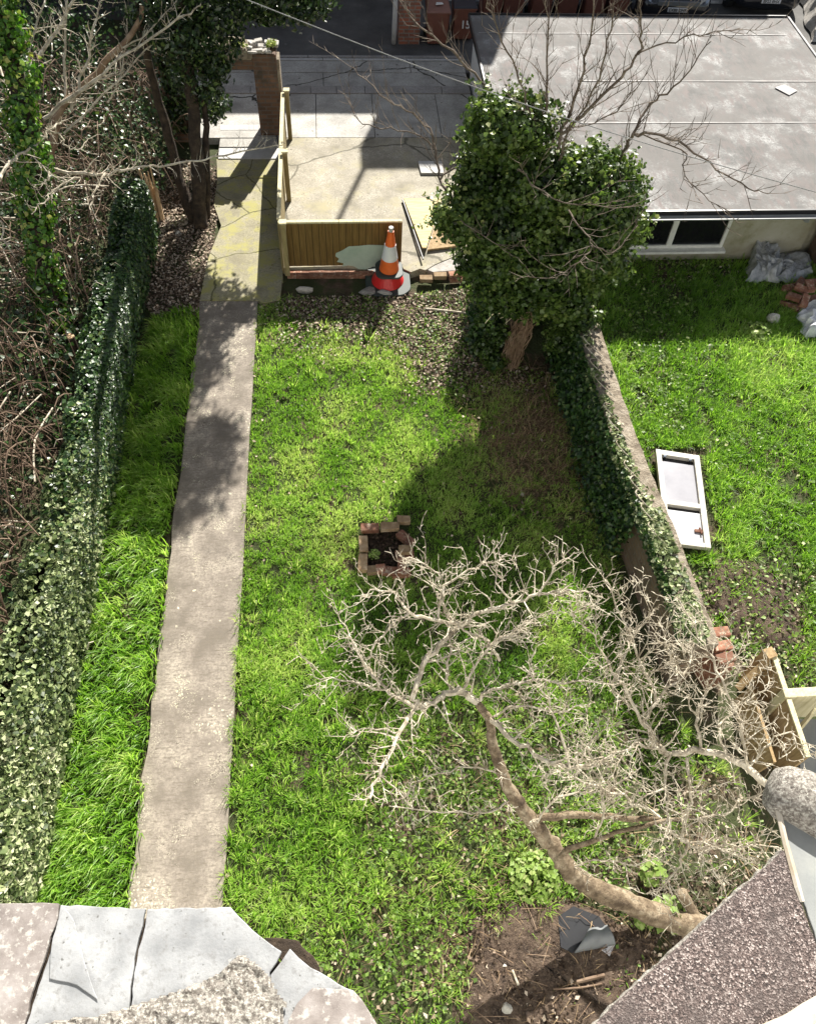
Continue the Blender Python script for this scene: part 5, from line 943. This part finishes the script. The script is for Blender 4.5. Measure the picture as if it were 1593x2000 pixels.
# ================================================================== GROUND COVER
EXCL = [[(700, 1022), (800, 1022), (803, 1120), (700, 1120)], [(1088, 1785), (1120, 1768), (1175, 1785), (1205, 1845), (1118, 1868)], [(700, 545), (795, 545), (795, 562), (700, 562)]]
def pts_in(poly, dens, seed=1, z=0., pad=None):
    C = np.array([tuple(at(u, v, z)) for u, v in poly]); x0, y0 = C[:, :2].min(0); x1, y1 = C[:, :2].max(0); n = int((x1-x0)*(y1-y0)*dens); r = np.random.RandomState(seed)
    P = np.stack([r.uniform(x0, x1, n), r.uniform(y0, y1, n), np.full(n, z-.012)], 1); u, v = projn(np.stack([P[:, 0], P[:, 1], np.full(n, z)], 1)); k = inpoly(u, v, poly)
    for X_ in EXCL: k &= ~inpoly(u, v, X_)
    return P[k], u[k], v[k], r
LAWN = [(503, 600), (560, 580), (780, 580), (940, 560), (975, 700), (1110, 740), (1205, 1100), (1215, 1250), (1330, 1420), (1480, 1560), (1500, 1700), (1330, 1840), (1180, 2030), (700, 2030), (430, 2030), (437, 1770)]
def sm(x, a, b): t_ = np.clip((x-a)/(b-a), 0, 1); return t_*t_*(3-2*t_)
def lawn_masks(u, v, P):
    litter = (1-sm(v, 600, 730+.0*u))*sm(u, 480, 640)*.95+sm(u, 760, 850)*(1-sm(v, 700, 800))*1.0; litter = np.clip(litter, 0, 1)*(.6+.8*vn(P[:, 0], P[:, 1], 2.2, 1))
    straw = np.exp(-(((u-1035-.12*(v-870))/85)**2+((v-870)/105)**2)*1.1); soil = sm(v, 1720, 1790)*sm(u, 870+.0*v, 960)+sm(u, 1180, 1260)*sm(v, 1420, 1560)*.9
    weed = sm(v, 1290, 1450)*sm(u, 640, 820)+sm(v, 1780, 1860)*.8; return np.clip(litter, 0, 1), np.clip(straw*1.3, 0, 1), np.clip(soil, 0, 1), np.clip(weed, 0, 1)
P, u, v, r = pts_in(LAWN, 620, 2); li, st, so_, we = lawn_masks(u, v, P); nz = vn(P[:, 0], P[:, 1], 2.1, 9); n2 = vn(P[:, 0], P[:, 1], 6.5, 10)
d = (1-.93*np.clip(li*1.3, 0, 1))*(1-.75*st)*(1-.97*so_)*(1-.7*we)*(.35+1.0*n2)*(1-.45*sm(v, 1250, 1450)*(vn(P[:, 0], P[:, 1], 3.1, 31) > .42)); k = r.rand(len(P)) < d
tone = np.clip(.62+.9*(nz-.5)+.3*r.rand(len(P))-.1+.12*(v < 1150), 0, 1); Lh = .06+.05*nz+.03*(v > 1150)
blades('lawn_grass', P[k], Lh[k], M['grass'], 9, .035, .75, .0075, (.05, -.1), tone[k]*.95, rs=3); tag(bpy.data.objects['lawn_grass'], 'short bright green lawn grass between the path and the boundary wall', 'grass', kind='stuff')
# long tufts
P, u, v, r = pts_in(LAWN, 70, 5); li, st, so_, we = lawn_masks(u, v, P); n2 = vn(P[:, 0], P[:, 1], 1.7, 12)
left = (1-sm(u, 560, 780)); d = sm(v, 1120, 1420)*(1.3*left+.40*(1-left)*(n2 > .5))*(1-.97*so_)+.12*(n2 > .6)*(1-li); d *= (.25+1.3*n2)
ex = (np.abs(u-930) < 150)*(np.abs(v-1740) < 75); d = np.where(ex, .9*(n2 > .2), d); d = np.where((v > 1830)*(u > 640), d*.3, d)
k = r.rand(len(P)) < d; blades('grass_tufts', P[k], (.12+.09*r.rand(len(P)))[k], M['grass'], 20, .055, .6, .0085, (.12, .05), np.clip(.55+.45*r.rand(len(P)), 0, 1)[k], rs=4); tag(bpy.data.objects['grass_tufts'], 'longer arching grass tufts in the near half of the lawn', 'grass', kind='stuff')
# weeds
P, u, v, r = pts_in(LAWN, 1500, 6); li, st, so_, we = lawn_masks(u, v, P); n2 = vn(P[:, 0], P[:, 1], 3.3, 14); n3 = vn(P[:, 0], P[:, 1], 9, 15)
d = we*(1-.93*so_*(so_ > .5))*.75+.6*li*(1-so_)+.01+.25*sm(v, 1100, 1300)*sm(u, 1050, 1150)+.35*sm(u, 1120, 1200)*(v < 1300); d *= (1-.6*st)*(.2+1.3*n2)*(.3+1.*n3); d = d*(1-.9*(so_ > .6)); d = np.where((u > 1150)*(v > 1450)*(v < 1700), np.maximum(d, .35*n2), d)
k = r.rand(len(P)) < d; P = P[k]; P[:, 2] += .03+.07*r.rand(len(P))*n2[k]; leaves('weeds', P, np.tile([0, -.05, 1.], (len(P), 1)), M['weed'], .036, .5, .5, .8, tone=np.clip(r.rand(len(P))*.8+.15*(n3[k]), 0, 1), rs=18); tag(bpy.data.objects['weeds'], 'low leafy weeds spreading through the lawn and under the apple tree', 'weeds', kind='stuff')
# litter
LIT = [(410, 440), (440, 380), (400, 560), (385, 600), (300, 620), (310, 480), (330, 420)]
P, u, v, r = pts_in(LAWN, 1700, 7); li, st, so_, we = lawn_masks(u, v, P); d = 1.0*li+.02*so_+.015+.06*we+.35*(v < 625)*(v > 560); k = r.rand(len(P)) < d; A_ = P[k]
P, u, v, r = pts_in([(445, 330), (418, 470), (395, 590), (385, 620), (300, 620), (250, 560), (250, 360), (300, 300)], 2200, 8); k = r.rand(len(P)) < .9; A_ = np.concatenate([A_, P[k]]); A_[:, 2] += .02+.03*RN.rand(len(A_))
leaves('leaf_litter', A_, np.tile([0, 0, 1.], (len(A_), 1)), M['litter'], .042, .5, .4, .65, rs=19); tag(bpy.data.objects['leaf_litter'], 'dry brown and pinkish fallen leaves below the fence and by the mossy path', 'leaf litter', kind='stuff')
# straw
P, u, v, r = pts_in(LAWN, 330, 9); li, st, so_, we = lawn_masks(u, v, P); d = st*1.1+.05*we+.02*so_*(v > 1740)+.10*sm(u, 1100, 1180)*(v < 1300)*(v > 750); k = r.rand(len(P)) < d
blades('dead_grass', P[k], (.14+.1*r.rand(len(P)))[k], M['straw'], 7, .09, 1.5, .006, (0, 0), r.rand(len(P))[k], rs=21); tag(bpy.data.objects['dead_grass'], 'flattened brown dead grass beneath the ivy covered tree', 'dead grass', kind='stuff')
# soil crumbs
P, u, v, r = pts_in(LAWN, 1500, 10); li, st, so_, we = lawn_masks(u, v, P); d = .9*so_*(v > 1700)+.3*li+.3*(v < 600); k = r.rand(len(P)) < d; P = P[k]; P[:, 2] += .02+.03*r.rand(len(P))
leaves('soil_crumbs', P, np.tile([0, 0, 1.], (len(P), 1)), M['litter'], .026, .6, 1., 1., tone=np.clip(r.rand(len(P))**2.5*.75, 0, 1), rs=22, fold=1.); tag(bpy.data.objects['soil_crumbs'], 'crumbs of earth and gravel on the bare soil', 'soil crumbs', kind='stuff')
q = MB()
for i in range(90):
    u_ = rg.uniform(880, 1330); v_ = rg.uniform(1730, 2010)
    if i > 50: u_, v_ = rg.uniform(700, 1250), rg.uniform(1350, 1750)
    p = at(u_, v_, .05); a = rg.random()*2*pi; l = rg.uniform(.06, .26); d_ = Vector((cos(a), sin(a), rg.uniform(-.05, .25)))*l; q.tube([p, p+d_*.5+Vector((0, 0, .02)), p+d_], rg.uniform(.0015, .003), 4)
tag(q.build('dry_twigs', M['twigbrown']), 'scattered thin dry twigs on the soil beneath the apple tree', 'twigs', kind='stuff')
# grass strip left of the path
STRIP = [(392, 600), (300, 625), (262, 760), (240, 900), (215, 1010), (190, 1150), (160, 1350), (130, 1500), (88, 1700), (60, 1860), (236, 1860), (262, 1700), (285, 1500), (302, 1350), (322, 1150), (334, 1010), (352, 900), (374, 760)]
P, u, v, r = pts_in(STRIP, 300, 11); nz = vn(P[:, 0], P[:, 1], 4.5, 20); bald = np.exp(-(((u-235)/45)**2+((v-1165)/75)**2)); d = (1-.85*bald)*(.45+.8*nz); k = r.rand(len(P)) < d
blades('strip_grass', P[k], (.17+.10*nz)[k], M['grass'], 11, .045, .55, .0125, (-.28, -.42), np.clip(.5+.5*(nz-.4)+.35*(r.rand(len(P))-.3), 0, 1)[k], rs=5); tag(bpy.data.objects['strip_grass'], 'long wind combed grass in the narrow strip between the ivy hedge and the path', 'grass', kind='stuff')
P, u, v, r = pts_in(STRIP, 1200, 12); bald = np.exp(-(((u-235)/60)**2+((v-1165)/85)**2)); k = r.rand(len(P)) < bald*.8+.05+.3*(v < 650); P = P[k]; P[:, 2] += .03; leaves('strip_weeds', P, np.tile([0, 0, 1.], (len(P), 1)), M['weed'], .04, .5, .5, .9, rs=23); tag(bpy.data.objects['strip_weeds'], 'small leafy weeds in the thin patch of the grass strip', 'weeds', kind='stuff')
# neighbouring garden
NB = [(1150, 640), (1200, 510), (1700, 510), (1800, 1340), (1560, 1345), (1500, 1300), (1440, 1330), (1380, 1290), (1350, 1150), (1290, 1030), (1230, 900), (1180, 760)]
P, u, v, r = pts_in(NB, 210, 13); nz = vn(P[:, 0], P[:, 1], 1.6, 25); n2 = vn(P[:, 0], P[:, 1], 5, 26); bare = np.clip(sm(v, 1050, 1130)*(1-sm(u, 1530, 1610))*1.25, 0, 1)+(1-sm(v, 500, 560))*.85; dr = inpoly(u, v, [(1262, 870), (1375, 880), (1400, 1085), (1290, 1075)])
d = (1-.8*np.clip(bare, 0, 1))*(.35+1.*n2)*(~dr); k = r.rand(len(P)) < d
blades('neighbour_grass', P[k], (.11+.10*nz)[k], M['grass'], 15, .05, .85, .009, (0, -.05), np.clip(.45+.5*(nz-.4)+.2*r.rand(len(P)), 0, 1)[k], rs=6); tag(bpy.data.objects['neighbour_grass'], 'rough tussocky grass in the neighbouring garden on the right', 'grass', kind='stuff')
P, u, v, r = pts_in(NB, 1200, 14); n2 = vn(P[:, 0], P[:, 1], 4, 27); d = (.08+.25*sm(v, 1050, 1150)+.3*(u < 1350)*(v < 850))*(.2+1.4*n2); dr = inpoly(u, v, [(1262, 870), (1375, 880), (1400, 1085), (1290, 1075)]); k = (r.rand(len(P)) < d)*(~dr); P = P[k]; P[:, 2] += .03+.06*r.rand(len(P)); leaves('neighbour_weeds', P, np.tile([0, 0, 1.], (len(P), 1)), M['weed'], .045, .5, .5, .8, rs=24); tag(bpy.data.objects['neighbour_weeds'], 'leafy weeds among the tussocks of the neighbouring garden', 'weeds', kind='stuff')
P, u, v, r = pts_in(NB, 900, 15); k = r.rand(len(P)) < (.6*sm(v, 1080, 1160)+.35*(v < 560)+.05); P = P[k]; P[:, 2] += .02; leaves('neighbour_litter', P, np.tile([0, 0, 1.], (len(P), 1)), M['litter'], .04, .5, .5, .6, rs=25); tag(bpy.data.objects['neighbour_litter'], 'dry leaves and debris on the thin ground of the neighbouring garden', 'leaf litter', kind='stuff')
def soilpatch(px, seed, col='baresoil'):
    r = random.Random(seed); C = [at(u, v, 0) for u, v in px]; cx = sum(p.x for p in C)/len(C); cy = sum(p.y for p in C)/len(C); q = MB(); n = 10; m_ = len(px)*6; ring = []
    for i in range(m_):
        a = C[i//6]; b = C[(i//6+1) % len(C)]; ring.append(a+(b-a)*((i % 6)/6)+Vector((r.uniform(-.04, .04), r.uniform(-.04, .04), 0)))
    for k in range(n+1):
        for p in ring: x = cx+(p.x-cx)*k/n; y = cy+(p.y-cy)*k/n; q.v.append((x, y, (.012+.035*float(vn(x, y, 5, 3))+.015*float(vn(x, y, 14, 4)))*min(1, (n-k)/2)-(.02 if k == n else 0)))
    q.f = [(k*m_+i, (k+1)*m_+i, (k+1)*m_+(i+1) % m_, k*m_+(i+1) % m_) for k in range(n) for i in range(m_)]; tag(q.build('bare_soil', M['baresoil'], smooth=True), kind='structure')
M['baresoil'] = mottled('bare_soil', [(.36, (.03, .02, .014)), (.5, (.085, .057, .039)), (.64, (.16, .115, .082))], 9, .95, 45, 1., .05, fine=(55, .5, .62, (.14, .10, .07)), spots=[(40, .2, .52, (.3, .25, .2))])
soilpatch([(905, 1800), (960, 1765), (1060, 1740), (1200, 1790), (1300, 1830), (1230, 1960), (1180, 2060), (900, 2060), (880, 1960), (915, 1880)], 3)
soilpatch([(1385, 1090), (1450, 1085), (1520, 1130), (1560, 1200), (1545, 1260), (1480, 1260), (1430, 1240), (1385, 1180)], 4)
# small plants
def plant(u, v, rad_, n, label, size=.06, h=.12, mat='weed', seed=1):
    b = at(u, v, 0); r_ = np.random.RandomState(seed); t = thing('leafy_plant', label, 'plant', (b.x, b.y, 0)); a = r_.rand(n)*2*pi; rr = rad_*np.sqrt(r_.rand(n)); P = np.stack([b.x+rr*np.cos(a), b.y+rr*np.sin(a), .03+h*(1-.6*(rr/rad_)**2)*(.6+.4*r_.rand(n))], 1)
    leaves('leaf_cluster', P, np.stack([np.cos(a)*.4, np.sin(a)*.4, np.ones(n)], 1), M[mat], size, .3, .3, .8, tone=np.clip(.62+.3*r_.rand(n), 0, 1), parent=t, rs=seed)
    q = MB()
    for i in range(min(14, n//3)): q.tube([(b.x, b.y, 0), tuple(P[i*3])], .004, 4)
    q.build('stem', M['weed'], t)
plant(730, 1090, .07, 60, 'spiky pale green weed growing inside the brick fire ring', .035, .14, seed=1)
plant(1300, 1790, .17, 120, 'bright green leafy plant against the foot of the apple trunk', .07, .2, seed=2)
plant(1250, 1800, .09, 50, 'small bright seedling left of the larger leafy plant by the trunk', .06, .12, seed=3)
plant(1270, 1710, .13, 70, 'light green plant among shade behind the apple trunk', .065, .16, seed=4)
plant(1040, 1715, .24, 190, 'round leaved green plant just left of the bend of the apple trunk', .055, .12, seed=5)
plant(1475, 655, .2, 90, 'bright leafy plant in the sun in front of the white block', .06, .18, seed=6)
plant(428, 232, .12, 90, 'small bright sprig at the foot of the ivy covered gate pillar', .05, .3, seed=7)
P = np.stack([RN.uniform(-.26, .26, 1500), RN.uniform(-.27, .27, 1500), RN.rand(1500)*.03], 1)+np.array(at(750, 1072, 0)); leaves('ash', P, np.tile([0, 0, 1.], (1500, 1)), M['litter'], .03, .5, .6, 1., tone=RN.rand(1500)**3*.3, rs=30); tag(bpy.data.objects['ash'], 'dark ash and charred bits inside the brick fire ring', 'ash', kind='stuff')
